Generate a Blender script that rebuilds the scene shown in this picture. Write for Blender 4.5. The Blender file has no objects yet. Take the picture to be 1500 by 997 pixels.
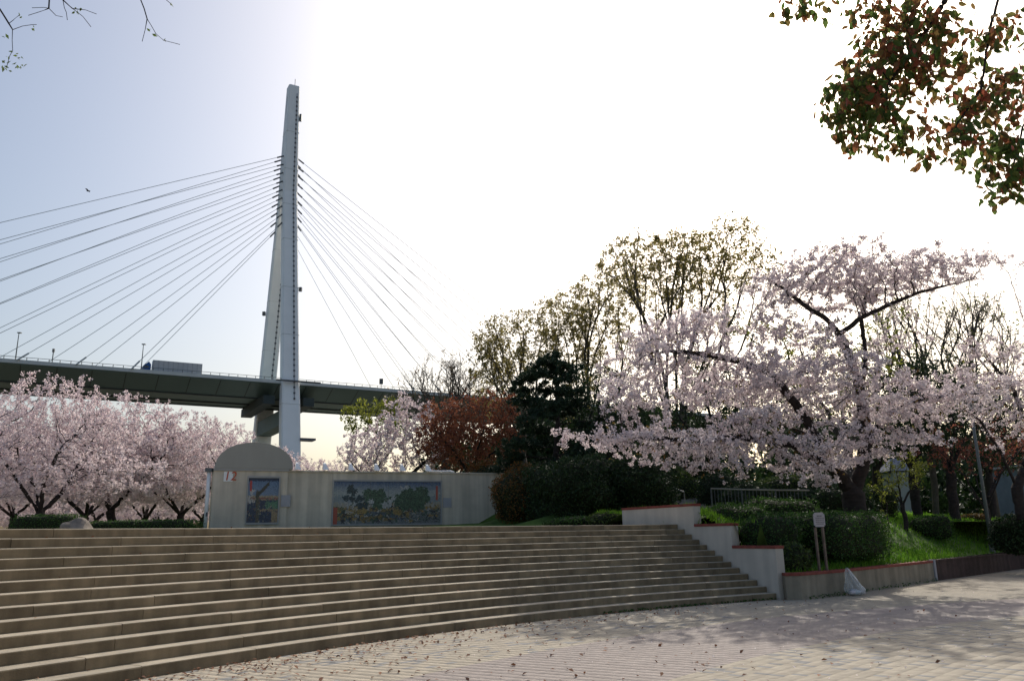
import bpy, math
import numpy as np
from mathutils import Matrix, Vector

# ------------------------------------------------------------------ camera, sky, sun, exposure
scene = bpy.context.scene
COL = scene.collection
F, PW, PH = 1167.0, 1500.0, 997.0
EYE = np.array([0.0, 0.0, 1.72])
PITCH, ROLL = math.radians(13.7), math.radians(1.0)
_f = np.array([0, math.cos(PITCH), math.sin(PITCH)])
_r = np.array([1.0, 0, 0])
_u = np.cross(_r, _f)
RIGHT = _r * math.cos(ROLL) - _u * math.sin(ROLL)
UP = _u * math.cos(ROLL) + _r * math.sin(ROLL)
cam = bpy.data.cameras.new('camera')
cam.sensor_width = 36.0
cam.lens = 28.0
cam.clip_start = 0.1
cam.clip_end = 6000
camo = bpy.data.objects.new('camera', cam)
COL.objects.link(camo)
camo.matrix_world = Matrix((
    (RIGHT[0], UP[0], -_f[0], EYE[0]),
    (RIGHT[1], UP[1], -_f[1], EYE[1]),
    (RIGHT[2], UP[2], -_f[2], EYE[2]),
    (0, 0, 0, 1)))
scene.camera = camo

SUN_AZ, SUN_EL = math.radians(21), math.radians(36.5)     # azimuth clockwise from +Y
world = bpy.data.worlds.new('World')
scene.world = world
world.use_nodes = True
wn = world.node_tree
sky = wn.nodes.new('ShaderNodeTexSky')
sky.sky_type = 'NISHITA'
sky.sun_disc = False
sky.sun_elevation = SUN_EL
sky.sun_rotation = SUN_AZ
sky.altitude = 0
sky.air_density = 1.12
sky.dust_density = 4.2
sky.ozone_density = 1.2
bg = wn.nodes['Background']
wn.links.new(sky.outputs['Color'], bg.inputs['Color'])
bg.inputs['Strength'].default_value = 0.138

sun = bpy.data.lights.new('sun', 'SUN')
sun.energy = 3.3
sun.angle = math.radians(0.53)
sun.color = (1.0, 0.94, 0.84)
suno = bpy.data.objects.new('sun', sun)
COL.objects.link(suno)
sd = Vector((math.sin(SUN_AZ) * math.cos(SUN_EL), math.cos(SUN_AZ) * math.cos(SUN_EL), math.sin(SUN_EL)))
suno.rotation_euler = (-sd).to_track_quat('-Z', 'Y').to_euler()
suno.location = (0, 0, 60)

scene.view_settings.view_transform = 'Standard'
scene.view_settings.look = 'None'
scene.view_settings.exposure = 0.0
scene.view_settings.gamma = 1.0
scene.view_settings.use_curve_mapping = False

# ------------------------------------------------------------------ helpers
def ray(x, y):
    return RIGHT * ((x - PW / 2) / F) + UP * ((PH / 2 - y) / F) + _f

def at(x, y, Y):
    """point seen at photo pixel (x, y) standing Y metres in front of the camera"""
    d = ray(x, y)
    return EYE + d * (Y / d[1])

def colx(x, Y, z):
    """ground point under photo column x (taken near the horizon) at depth Y"""
    p = at(x, 760, Y)
    return np.array([p[0], p[1], z])

def node(nt, t, **kw):
    n = nt.nodes.new(t)
    for k, v in kw.items():
        setattr(n, k, v)
    return n

def mat(name, col, rough=0.8, var=0.12, scale=3.0, col2=None, mix_scale=None, bump=0.0, bscale=40.0,
        island=0.0, objrand=0.0, transl=0.0, tcol=None, metal=0.0, stretch=(1, 1, 1), spec=0.3, detail=6.0,
        streak=0.0):
    """procedural principled material: two-tone noise, per-piece variation, fine relief, translucency for leaves"""
    m = bpy.data.materials.new(name)
    m.use_nodes = True
    nt = m.node_tree
    L = nt.links.new
    b = nt.nodes['Principled BSDF']
    b.inputs['Roughness'].default_value = rough
    b.inputs['Metallic'].default_value = metal
    b.inputs['Specular IOR Level'].default_value = spec
    tc = node(nt, 'ShaderNodeTexCoord')
    mp = node(nt, 'ShaderNodeMapping')
    mp.inputs['Scale'].default_value = stretch
    L(tc.outputs['Object'], mp.inputs['Vector'])
    nz = node(nt, 'ShaderNodeTexNoise')
    nz.inputs['Scale'].default_value = scale
    nz.inputs['Detail'].default_value = detail
    nz.inputs['Roughness'].default_value = 0.6
    L(mp.outputs['Vector'], nz.inputs['Vector'])
    ramp = node(nt, 'ShaderNodeValToRGB')
    c = np.array(col)
    c2 = np.array(col2) if col2 is not None else c
    ramp.color_ramp.elements[0].position = 0.32
    ramp.color_ramp.elements[1].position = 0.68
    ramp.color_ramp.elements[0].color = (*np.clip(c * (1 - var), 0, 1), 1)
    ramp.color_ramp.elements[1].color = (*np.clip(c2 * (1 + var), 0, 1), 1)
    L(nz.outputs['Fac'], ramp.inputs['Fac'])
    out = ramp.outputs['Color']
    if streak > 0:
        mp2 = node(nt, 'ShaderNodeMapping')
        mp2.inputs['Scale'].default_value = (2.2, 2.2, 0.12)
        L(tc.outputs['Object'], mp2.inputs['Vector'])
        n2 = node(nt, 'ShaderNodeTexNoise')
        n2.inputs['Scale'].default_value = 1.6
        n2.inputs['Detail'].default_value = 8
        L(mp2.outputs['Vector'], n2.inputs['Vector'])
        r2 = node(nt, 'ShaderNodeMapRange')
        r2.inputs['From Min'].default_value = 0.38
        r2.inputs['From Max'].default_value = 0.62
        r2.inputs['To Min'].default_value = 1 - streak
        r2.inputs['To Max'].default_value = 1.0
        L(n2.outputs['Fac'], r2.inputs['Value'])
        hs = node(nt, 'ShaderNodeHueSaturation')
        L(out, hs.inputs['Color'])
        L(r2.outputs['Result'], hs.inputs['Value'])
        out = hs.outputs['Color']
    for amount, src, sock in ((island, 'ShaderNodeNewGeometry', 'Random Per Island'), (objrand, 'ShaderNodeObjectInfo', 'Random')):
        if amount > 0:
            g = node(nt, src)
            r = node(nt, 'ShaderNodeMapRange')
            r.inputs['To Min'].default_value = 1 - amount
            r.inputs['To Max'].default_value = 1 + amount
            L(g.outputs[sock], r.inputs['Value'])
            hs = node(nt, 'ShaderNodeHueSaturation')
            L(out, hs.inputs['Color'])
            L(r.outputs['Result'], hs.inputs['Value'])
            out = hs.outputs['Color']
    L(out, b.inputs['Base Color'])
    if bump > 0:
        nb = node(nt, 'ShaderNodeTexNoise')
        nb.inputs['Scale'].default_value = bscale
        nb.inputs['Detail'].default_value = 5
        L(mp.outputs['Vector'], nb.inputs['Vector'])
        bp = node(nt, 'ShaderNodeBump')
        bp.inputs['Strength'].default_value = bump
        bp.inputs['Distance'].default_value = 0.02
        L(nb.outputs['Fac'], bp.inputs['Height'])
        L(bp.outputs['Normal'], b.inputs['Normal'])
    if transl > 0:
        t = node(nt, 'ShaderNodeBsdfTranslucent')
        if tcol is None:
            L(out, t.inputs['Color'])
        else:
            mx = node(nt, 'ShaderNodeMix', data_type='RGBA', blend_type='MULTIPLY')
            mx.inputs['Factor'].default_value = 1
            L(out, mx.inputs[6])
            mx.inputs[7].default_value = (*tcol, 1)
            L(mx.outputs[2], t.inputs['Color'])
        ms = node(nt, 'ShaderNodeMixShader')
        ms.inputs['Fac'].default_value = transl
        L(b.outputs['BSDF'], ms.inputs[1])
        L(t.outputs['BSDF'], ms.inputs[2])
        L(ms.outputs['Shader'], nt.nodes['Material Output'].inputs['Surface'])
    return m

def two_tone_leaf(name, ca, cb, transl=0.4, rough=0.6, var=0.25, tcol=None):
    """leaf material whose leaves run from colour ca to colour cb, leaf by leaf and patch by patch"""
    m = mat(name, ca, rough, 0.0, 1.0, transl=transl, tcol=tcol)
    nt = m.node_tree
    L = nt.links.new
    ramp = [n for n in nt.nodes if n.type == 'VALTORGB'][0]
    nz = [n for n in nt.nodes if n.type == 'TEX_NOISE'][0]
    nz.inputs['Scale'].default_value = 0.7
    g = node(nt, 'ShaderNodeNewGeometry')
    ad = node(nt, 'ShaderNodeMath', operation='MULTIPLY_ADD')
    L(g.outputs['Random Per Island'], ad.inputs[0])
    ad.inputs[1].default_value = 0.55
    sb = node(nt, 'ShaderNodeMath', operation='SUBTRACT')
    L(nz.outputs['Fac'], sb.inputs[0])
    sb.inputs[1].default_value = 0.27
    L(sb.outputs[0], ad.inputs[2])
    L(ad.outputs[0], ramp.inputs['Fac'])
    ramp.color_ramp.elements[0].position = 0.2
    ramp.color_ramp.elements[1].position = 0.8
    ramp.color_ramp.elements[0].color = (*ca, 1)
    ramp.color_ramp.elements[1].color = (*cb, 1)
    return m

class MB:
    def __init__(s):
        s.v = []
        s.f = []
    def add(s, vs, fs):
        o = len(s.v)
        s.v += [tuple(map(float, p)) for p in vs]
        s.f += [tuple(i + o for i in f) for f in fs]
        return s
    def box(s, c, size, R=None):
        c = np.array(c, float)
        h = np.array(size, float) / 2
        vs = []
        for k in range(8):
            p = h * np.array([1 if k & 1 else -1, 1 if k & 2 else -1, 1 if k & 4 else -1])
            vs.append(c + (R @ p if R is not None else p))
        return s.add(vs, [(0, 2, 3, 1), (4, 5, 7, 6), (0, 1, 5, 4), (2, 6, 7, 3), (0, 4, 6, 2), (1, 3, 7, 5)])
    def hexa(s, p8):
        """p8: bottom 4 (ccw) then top 4"""
        return s.add(p8, [(3, 2, 1, 0), (4, 5, 6, 7), (0, 1, 5, 4), (1, 2, 6, 5), (2, 3, 7, 6), (3, 0, 4, 7)])
    def tube(s, pts, rad, n=8, cap=True):
        pts = [np.array(p, float) for p in pts]
        if not hasattr(rad, '__len__'):
            rad = [rad] * len(pts)
        o = len(s.v)
        N = len(pts)
        ref = None
        for i, p in enumerate(pts):
            d = pts[min(i + 1, N - 1)] - pts[max(i - 1, 0)]
            d = d / (np.linalg.norm(d) + 1e-9)
            if ref is None:
                ref = np.array([0, 0, 1.0]) if abs(d[2]) < 0.9 else np.array([1.0, 0, 0])
            a = np.cross(d, ref)
            a /= np.linalg.norm(a) + 1e-9
            b = np.cross(d, a)
            ref = np.cross(a, d)
            for k in range(n):
                t = 2 * math.pi * k / n
                s.v.append(tuple(p + rad[i] * (math.cos(t) * a + math.sin(t) * b)))
        for i in range(N - 1):
            for k in range(n):
                k2 = (k + 1) % n
                s.f.append((o + i * n + k, o + i * n + k2, o + (i + 1) * n + k2, o + (i + 1) * n + k))
        if cap:
            s.f.append(tuple(o + k for k in range(n))[::-1])
            s.f.append(tuple(o + (N - 1) * n + k for k in range(n)))
        return s
    def prism(s, poly, axis_a, axis_b, ext0, ext1, org):
        """poly of (a,b) swept from ext0 to ext1 (vectors)"""
        n = len(poly)
        A, B, O = np.array(axis_a, float), np.array(axis_b, float), np.array(org, float)
        vs = [O + A * p[0] + B * p[1] + np.array(ext0) for p in poly] + [O + A * p[0] + B * p[1] + np.array(ext1) for p in poly]
        fs = [(i, (i + 1) % n, n + (i + 1) % n, n + i) for i in range(n)]
        fs += [tuple(range(n))[::-1], tuple(range(n, 2 * n))]
        return s.add(vs, fs)
    def mesh(s, name, smooth=False):
        me = bpy.data.meshes.new(name)
        me.from_pydata(s.v, [], s.f)
        if smooth:
            me.polygons.foreach_set('use_smooth', [True] * len(me.polygons))
        me.update()
        return me
    def build(s, name, m, parent=None, smooth=False, fix=True):
        me = s.mesh(name, smooth)
        if fix:
            import bmesh
            bm = bmesh.new()
            bm.from_mesh(me)
            bmesh.ops.recalc_face_normals(bm, faces=bm.faces)
            bm.to_mesh(me)
            bm.free()
        return link(name, me, m, parent)

def wmat(o):
    """world matrix worked out without a scene update (nothing here is rotated when its parts are linked)"""
    m = Matrix.Translation(o.location)
    return m if o.parent is None else wmat(o.parent) @ o.matrix_parent_inverse @ m

def link(name, me, m=None, parent=None):
    o = bpy.data.objects.new(name, me)
    COL.objects.link(o)
    if m is not None:
        if len(me.materials) == 0:
            me.materials.append(m)
    if parent is not None:
        o.parent = parent
        o.matrix_parent_inverse = wmat(parent).inverted()
    return o

def tag(o, label=None, cat=None, group=None, kind=None):
    if label: o['label'] = label
    if cat: o['category'] = cat
    if group: o['group'] = group
    if kind: o['kind'] = kind
    return o

def thing(name, loc, label, cat, group=None):
    e = bpy.data.objects.new(name, None)
    e.empty_display_size = 0.3
    e.location = tuple(map(float, loc))
    COL.objects.link(e)
    return tag(e, label, cat, group)

def local(name, me, m, parent):
    """part whose mesh is in its parent's own coordinates"""
    o = bpy.data.objects.new(name, me)
    COL.objects.link(o)
    if m is not None and len(me.materials) == 0:
        me.materials.append(m)
    o.parent = parent
    return o

def np_mesh(name, V, Q):
    """fast mesh from numpy: V (n,3), Q (m,k)"""
    me = bpy.data.meshes.new(name)
    V = np.ascontiguousarray(V, dtype=np.float32)
    Q = np.ascontiguousarray(Q, dtype=np.int32)
    k = Q.shape[1]
    me.vertices.add(len(V))
    me.vertices.foreach_set('co', V.ravel())
    me.loops.add(Q.size)
    me.loops.foreach_set('vertex_index', Q.ravel())
    me.polygons.add(len(Q))
    me.polygons.foreach_set('loop_start', np.arange(0, Q.size, k, dtype=np.int32))
    try:
        me.polygons.foreach_set('loop_total', np.full(len(Q), k, dtype=np.int32))
    except Exception:
        pass
    me.update(calc_edges=True)
    return me

def unit(a):
    return a / (np.linalg.norm(a, axis=-1, keepdims=True) + 1e-9)

def kites(rng, C, size, asp=0.6, fold=0.15, up=0.0, droop=None, jit=0.35):
    """one folded kite-shaped leaf or petal at every centre; up>0 turns faces skyward; droop: tips hang"""
    n = len(C)
    s = size * (1 + jit * rng.uniform(-1, 1, n))[:, None]
    nrm = unit(rng.normal(size=(n, 3)) + np.array([0, 0, up]))
    t = rng.normal(size=(n, 3))
    if droop is not None:
        t = t * (1 - droop) + np.array([0, 0, -1.6]) * droop
    u = unit(t - nrm * (t * nrm).sum(1, keepdims=True))
    v = np.cross(nrm, u)
    V = np.empty((n, 4, 3))
    V[:, 0] = C - u * s * 0.5
    V[:, 1] = C + v * s * asp * 0.5 + nrm * s * fold - u * s * 0.05
    V[:, 2] = C + u * s * 0.5
    V[:, 3] = C - v * s * asp * 0.5 + nrm * s * fold - u * s * 0.05
    return V.reshape(-1, 3), np.arange(n * 4).reshape(n, 4)

def grow(rng, trunk_paths, A, step=0.35, di=3.0, dk=0.7, iters=120, grav=0.0, wob=0.25, init=None):
    """space colonisation: trunk_paths are polylines (first one starts at the base, others start near an earlier node)"""
    P = []
    par = []
    for path in trunk_paths:
        path = [np.array(p, float) for p in path]
        prev = -1
        if P:
            D = np.linalg.norm(np.array(P) - path[0], axis=1)
            prev = int(D.argmin())
            if D[prev] > step * 0.5:
                path = [P[prev]] + path
            path = path[:]
        else:
            P.append(path[0])
            par.append(-1)
            prev = 0
        for a, b in zip(path[:-1], path[1:]):
            L = np.linalg.norm(b - a)
            k = max(1, int(round(L / step)))
            for i in range(1, k + 1):
                P.append(a + (b - a) * i / k + rng.normal(size=3) * step * 0.06)
                par.append(prev)
                prev = len(P) - 1
    if init is not None:
        P, par = list(init[0]), list(init[1])
    A = np.array(A, float)
    P = np.array(P)
    par = list(par)
    best = np.full(len(A), 1e9)
    idx = np.zeros(len(A), int)
    for s0 in range(0, len(P), 256):
        D = np.linalg.norm(A[:, None] - P[None, s0:s0 + 256], axis=2)
        j = D.argmin(1)
        dd = D[np.arange(len(A)), j]
        w = dd < best
        best[w] = dd[w]
        idx[w] = j[w] + s0
    alive = best > dk
    maxdi = di
    for it in range(iters):
        act = alive & (best < maxdi)
        if not act.any():
            if not alive.any():
                break
            maxdi *= 1.5
            if maxdi > 60:
                break
            continue
        vec = unit(A[act] - P[idx[act]])
        u, inv = np.unique(idx[act], return_inverse=True)
        S = np.zeros((len(u), 3))
        np.add.at(S, inv, vec)
        S = unit(unit(S) + rng.normal(size=S.shape) * wob + np.array([0, 0, grav]))
        N = P[u] + S * step
        n0 = len(P)
        P = np.vstack([P, N])
        par += list(u)
        al = np.where(alive)[0]
        D = np.linalg.norm(A[al][:, None] - N[None], axis=2)
        j = D.argmin(1)
        dd = D[np.arange(len(al)), j]
        w = dd < best[al]
        best[al[w]] = dd[w]
        idx[al[w]] = j[w] + n0
        alive &= best > dk
    return P, np.array(par)

def radii(P, par, r0=0.008, e=2.4, rmax=None):
    n = len(P)
    acc = np.zeros(n)
    kids = np.zeros(n, int)
    for i in range(n):
        if par[i] >= 0:
            kids[par[i]] += 1
    R = np.zeros(n)
    for i in range(n - 1, -1, -1):
        R[i] = r0 if acc[i] == 0 else acc[i] ** (1 / e)
        if par[i] >= 0:
            acc[par[i]] += R[i] ** e
    if rmax:
        k = rmax / R[0]
        big = np.clip((R - r0) / (R[0] - r0 + 1e-9), 0, 1)
        R = R * (1 + (k - 1) * big ** 1.0)
    return R, kids

def limb_mesh(name, P, par, R, thin=0.02):
    V, Q = [], []
    n = len(P)
    main = {}
    for i in range(n):
        p = par[i]
        if p >= 0 and (p not in main or R[i] > R[main[p]]):
            main[p] = i
    D = np.zeros((n, 3))
    for i in range(n):
        D[i] = P[i] - P[par[i]] if par[i] >= 0 else np.array([0, 0, 1.0])
    D = unit(D)
    def ring(p, d, r, k):
        ref = np.array([0.31, 0.95, 0.05]) if abs(d[2]) > 0.8 else np.array([0, 0, 1.0])
        a = np.cross(d, ref)
        a /= np.linalg.norm(a) + 1e-9
        b = np.cross(d, a)
        return [p + r * (math.cos(2 * math.pi * t / k) * a + math.sin(2 * math.pi * t / k) * b) for t in range(k)]
    for i in range(n):
        p = par[i]
        if p < 0:
            continue
        k = 9 if R[i] > 0.09 else (6 if R[i] > 0.035 else (4 if R[i] > thin else 3))
        r0 = R[p] if main.get(p) == i else min(R[p], R[i] * 1.25)
        d0 = D[p] if main.get(p) == i and par[p] >= 0 else D[i]
        o = len(V)
        V += ring(P[p], d0, r0, k)
        V += ring(P[i], D[i], R[i], k)
        for t in range(k):
            t2 = (t + 1) % k
            Q.append((o + t, o + t2, o + k + t2, o + k + t))
    me = np_mesh(name, np.array(V), np.array(Q))
    me.polygons.foreach_set('use_smooth', [True] * len(me.polygons))
    return me

def ell(rng, c, r, n, shell=0.45):
    """points in an ellipsoid, thinner towards its middle"""
    d = unit(rng.normal(size=(n, 3)))
    t = (shell + (1 - shell) * rng.random((n, 1)) ** 0.6)
    return np.array(c) + d * t * np.array(r)

def twig_points(rng, P, par, R, rthin, per, spread):
    """points scattered round the thin twigs"""
    sel = np.where((R < rthin) & (par >= 0))[0]
    a, b = P[par[sel]], P[sel]
    k = rng.poisson(per, len(sel))
    A = np.repeat(a, k, 0)
    B = np.repeat(b, k, 0)
    t = rng.random((len(A), 1)) * 1.15
    return A + (B - A) * t + rng.normal(size=A.shape) * spread

def clumps(rng, C, m, rad, size, asp, fold=0.12, up=0.0, droop=None):
    n = len(C)
    off = unit(rng.normal(size=(n, m, 3))) * (rng.random((n, m, 1)) ** 0.5) * rad
    return kites(rng, (C[:, None] + off).reshape(-1, 3), size, asp, fold, up, droop)

# ------------------------------------------------------------------ materials
M = {}
M['concrete'] = mat('weathered_concrete', (0.60, 0.535, 0.44), 0.9, 0.16, 0.7, bump=0.25, bscale=60, streak=0.2)
M['tympanum'] = mat('grey_metal_gable', (0.31, 0.30, 0.27), 0.55, 0.06, 1.5, stretch=(1, 1, .2))
M['vault'] = mat('pale_metal_roof', (0.42, 0.43, 0.43), 0.5, 0.08, 2.0)
M['white'] = mat('white_paint', (0.75, 0.76, 0.76), 0.5, 0.05, 4)
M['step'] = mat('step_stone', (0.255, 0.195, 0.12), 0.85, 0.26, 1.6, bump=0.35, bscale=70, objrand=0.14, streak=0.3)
M['tread'] = mat('sunlit_tread_stone', (0.40, 0.345, 0.26), 0.85, 0.16, 2.2, bump=0.3, bscale=70, objrand=0.08)  # paler than the step stone: sunlight on the treads put into the colour
M['joint'] = mat('joint_mortar', (0.10, 0.09, 0.075), 0.95, 0.2, 8)
M['plaster'] = mat('white_plaster', (0.58, 0.52, 0.44), 0.85, 0.08, 1.3, bump=0.12, bscale=50, streak=0.13)
M['cap'] = mat('red_brick_cap', (0.24, 0.062, 0.045), 0.8, 0.25, 6, bump=0.2)
M['grime'] = mat('stained_planter_concrete', (0.30, 0.255, 0.19), 0.9, 0.2, 1.4, bump=0.2, streak=0.25)
M['darkbrick'] = mat('dark_brown_brick', (0.085, 0.052, 0.044), 0.85, 0.3, 3, bump=0.3, streak=0.3)
M['pv_beige'] = mat('beige_paver', (0.375, 0.325, 0.25), 0.85, 0.12, 5, bump=0.2, bscale=90, island=0.10, objrand=0.10)
M['pv_grey'] = mat('grey_paver', (0.235, 0.23, 0.22), 0.85, 0.12, 5, bump=0.2, bscale=90, island=0.10, objrand=0.10)
M['pv_pink'] = mat('mauve_paver', (0.305, 0.26, 0.232), 0.85, 0.10, 5, bump=0.2, bscale=90, island=0.08, objrand=0.08)
M['plaza'] = mat('upper_plaza_paving', (0.45, 0.40, 0.33), 0.9, 0.15, 1.0, bump=0.2)
M['soil'] = mat('ground_earth', (0.13, 0.115, 0.085), 0.95, 0.3, 0.4)
M['turf'] = mat('turf', (0.055, 0.11, 0.018), 0.95, 0.35, 1.2, col2=(0.085, 0.14, 0.025))
M['grass'] = two_tone_leaf('grass_blades', (0.07, 0.19, 0.015), (0.17, 0.33, 0.03), 0.6)
M['hedge'] = two_tone_leaf('hedge_leaves', (0.025, 0.07, 0.014), (0.075, 0.15, 0.03), 0.3)
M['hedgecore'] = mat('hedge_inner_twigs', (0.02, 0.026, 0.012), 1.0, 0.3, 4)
M['orangehedge'] = two_tone_leaf('bronze_hedge_leaves', (0.05, 0.075, 0.02), (0.26, 0.10, 0.03), 0.35)
M['bark'] = mat('cherry_bark', (0.032, 0.026, 0.024), 0.95, 0.4, 5, bump=0.6, bscale=14, stretch=(1, 1, 2.5))
M['barkgrey'] = mat('grey_bark', (0.085, 0.072, 0.062), 0.95, 0.3, 5, bump=0.5, bscale=14)
M['blossom'] = two_tone_leaf('pale_pink_blossom', (0.68, 0.57, 0.60), (0.88, 0.81, 0.82), 0.42, 0.7)
M['blossom_l'] = two_tone_leaf('pink_blossom', (0.68, 0.55, 0.575), (0.87, 0.78, 0.785), 0.42, 0.7)
M['youngleaf'] = two_tone_leaf('bronze_young_leaf', (0.13, 0.13, 0.03), (0.22, 0.11, 0.05), 0.45)
M['olive'] = two_tone_leaf('olive_young_leaf', (0.21, 0.185, 0.055), (0.40, 0.33, 0.12), 0.6)
M['limeleaf'] = two_tone_leaf('yellow_green_leaf', (0.14, 0.17, 0.025), (0.28, 0.30, 0.05), 0.5)
M['redleaf'] = two_tone_leaf('red_brown_leaf', (0.15, 0.045, 0.035), (0.33, 0.13, 0.06), 0.45)
M['mapleleaf'] = two_tone_leaf('red_maple_leaf', (0.17, 0.05, 0.04), (0.34, 0.13, 0.08), 0.45)
M['pine'] = two_tone_leaf('pine_needles', (0.012, 0.030, 0.016), (0.035, 0.065, 0.03), 0.15)
M['evergreen'] = two_tone_leaf('dark_evergreen_leaf', (0.014, 0.032, 0.012), (0.04, 0.075, 0.022), 0.22)
M['midgreen'] = two_tone_leaf('mid_green_leaf', (0.04, 0.075, 0.018), (0.11, 0.15, 0.035), 0.35)
M['camphor'] = two_tone_leaf('overhang_leaf', (0.09, 0.145, 0.035), (0.30, 0.11, 0.055), 0.6, 0.45)
[n for n in M['camphor'].node_tree.nodes if n.type == 'VALTORGB'][0].color_ramp.elements[0].position = 0.42
M['twigleaf'] = two_tone_leaf('small_green_leaf', (0.09, 0.15, 0.03), (0.16, 0.21, 0.06), 0.4)
M['litter'] = two_tone_leaf('fallen_leaves', (0.13, 0.05, 0.028), (0.33, 0.16, 0.085), 0.1, 0.8)
M['petalfall'] = mat('fallen_petals', (0.75, 0.64, 0.64), 0.8, 0.1, 9)
M['tower'] = mat('tower_grey_paint', (0.84, 0.86, 0.86), 0.55, 0.05, 0.12, spec=0.35)
M['towerdark'] = mat('tower_rail_dark', (0.11, 0.12, 0.13), 0.6, 0.1, 1)
M['deck'] = mat('deck_green_grey', (0.10, 0.15, 0.145), 0.6, 0.10, 0.10, stretch=(.3, .3, 1))
M['deckdark'] = mat('deck_seam', (0.045, 0.06, 0.06), 0.7, 0.1, 0.2)
M['parapet'] = mat('pale_parapet', (0.55, 0.58, 0.57), 0.6, 0.08, 0.3)
M['cable'] = mat('cable_sheath', (0.40, 0.45, 0.47), 0.5, 0.05, 0.3)
M['blue'] = mat('blue_cab_paint', (0.015, 0.10, 0.32), 0.35, 0.05, 2)
M['boxgrey'] = mat('grey_cargo_panel', (0.50, 0.51, 0.53), 0.5, 0.06, 0.6)
M['black'] = mat('black_rubber', (0.02, 0.02, 0.02), 0.8, 0.1, 3)
M['glass'] = mat('dark_glass', (0.03, 0.04, 0.05), 0.1, 0.0, 1, spec=0.6)
M['frame'] = mat('mural_frame_metal', (0.33, 0.325, 0.32), 0.45, 0.08, 3)
M['plate'] = mat('grey_plate', (0.34, 0.34, 0.37), 0.5, 0.06, 3)
M['red'] = mat('red_print', (0.50, 0.10, 0.05), 0.7, 0.1, 6)
M['signwhite'] = mat('sign_board', (0.46, 0.41, 0.41), 0.6, 0.08, 6)
M['ink'] = mat('sign_ink', (0.13, 0.11, 0.11), 0.7, 0.1, 6)
M['post'] = mat('weathered_post', (0.20, 0.145, 0.11), 0.85, 0.25, 6, bump=0.3)
M['pole'] = mat('galvanised_pole', (0.15, 0.17, 0.17), 0.5, 0.1, 2, metal=0.2)
M['rock'] = mat('boulder', (0.19, 0.165, 0.14), 0.95, 0.3, 3, bump=0.6, bscale=12)
M['siding'] = mat('white_siding', (0.36, 0.37, 0.39), 0.6, 0.06, 2)
M['bluegrey'] = mat('slate_shutter', (0.16, 0.19, 0.25), 0.6, 0.1, 2)
M['rail'] = mat('rail_metal', (0.30, 0.28, 0.25), 0.6, 0.15, 3)
M['path'] = mat('path_concrete', (0.30, 0.28, 0.25), 0.9, 0.15, 1.5)
bag = bpy.data.materials.new('clear_plastic')
bag.use_nodes = True
_b = bag.node_tree.nodes['Principled BSDF']
_b.inputs['Base Color'].default_value = (0.86, 0.89, 0.90, 1)
_b.inputs['Roughness'].default_value = 0.22
_b.inputs['Specular IOR Level'].default_value = 0.6
_t = node(bag.node_tree, 'ShaderNodeBsdfTransparent')
_t.inputs['Color'].default_value = (0.92, 0.94, 0.95, 1)
_m = node(bag.node_tree, 'ShaderNodeMixShader')
_lw = node(bag.node_tree, 'ShaderNodeLayerWeight')
_lw.inputs['Blend'].default_value = 0.35
_mr = node(bag.node_tree, 'ShaderNodeMapRange')
_mr.inputs['To Min'].default_value = 0.10
_mr.inputs['To Max'].default_value = 0.62
bag.node_tree.links.new(_lw.outputs['Facing'], _mr.inputs['Value'])
bag.node_tree.links.new(_mr.outputs['Result'], _m.inputs['Fac'])
bag.node_tree.links.new(_t.outputs[0], _m.inputs[1])
bag.node_tree.links.new(_b.outputs[0], _m.inputs[2])
bag.node_tree.links.new(_m.outputs[0], bag.node_tree.nodes['Material Output'].inputs['Surface'])
M['bag'] = bag

# print material reading its colours from the mesh
pm = bpy.data.materials.new('ceramic_print')
pm.use_nodes = True
_a = node(pm.node_tree, 'ShaderNodeVertexColor')
_a.layer_name = 'print'
pm.node_tree.links.new(_a.outputs['Color'], pm.node_tree.nodes['Principled BSDF'].inputs['Base Color'])
pm.node_tree.nodes['Principled BSDF'].inputs['Roughness'].default_value = 0.4
M['print'] = pm

# ------------------------------------------------------------------ setting: ground, paving, stairs, upper plaza, hill
CC = np.array([20.42, -5.22])          # centre of the round plaza
R0, TR, RI, NS = 30.08, 0.32, 0.15, 13
AW = math.radians(117.1)               # radial side wall
ZP = NS * RI                           # upper plaza level

def pol(r, a, z=0.0):
    return np.array([CC[0] + r * math.cos(a), CC[1] + r * math.sin(a), z])

g = MB()
g.add([(-3000, -3000, -0.06), (3000, -3000, -0.06), (3000, 3000, -0.06), (-3000, 3000, -0.06)], [(0, 1, 2, 3)])
tag(g.build('ground', M['soil']), kind='structure')

# lower plaza sheet: polar paving pattern in the material beyond the built pavers
pmat = mat('plaza_paving_pattern', (0.4, 0.35, 0.27), 0.9, 0.12, 2.5, bump=0.15)
nt = pmat.node_tree
L = nt.links.new
tcn = node(nt, 'ShaderNodeTexCoord')
sx = node(nt, 'ShaderNodeSeparateXYZ')
L(tcn.outputs['Object'], sx.inputs[0])
rad = node(nt, 'ShaderNodeVectorMath', operation='LENGTH')
L(tcn.outputs['Object'], rad.inputs[0])
ang = node(nt, 'ShaderNodeMath', operation='ARCTAN2')
L(sx.outputs['Y'], ang.inputs[0])
L(sx.outputs['X'], ang.inputs[1])
mul = node(nt, 'ShaderNodeMath', operation='MULTIPLY')
L(ang.outputs[0], mul.inputs[0])
mul.inputs[1].default_value = 26.0
cx = node(nt, 'ShaderNodeCombineXYZ')
L(mul.outputs[0], cx.inputs['X'])
L(rad.outputs['Value'], cx.inputs['Y'])
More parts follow.
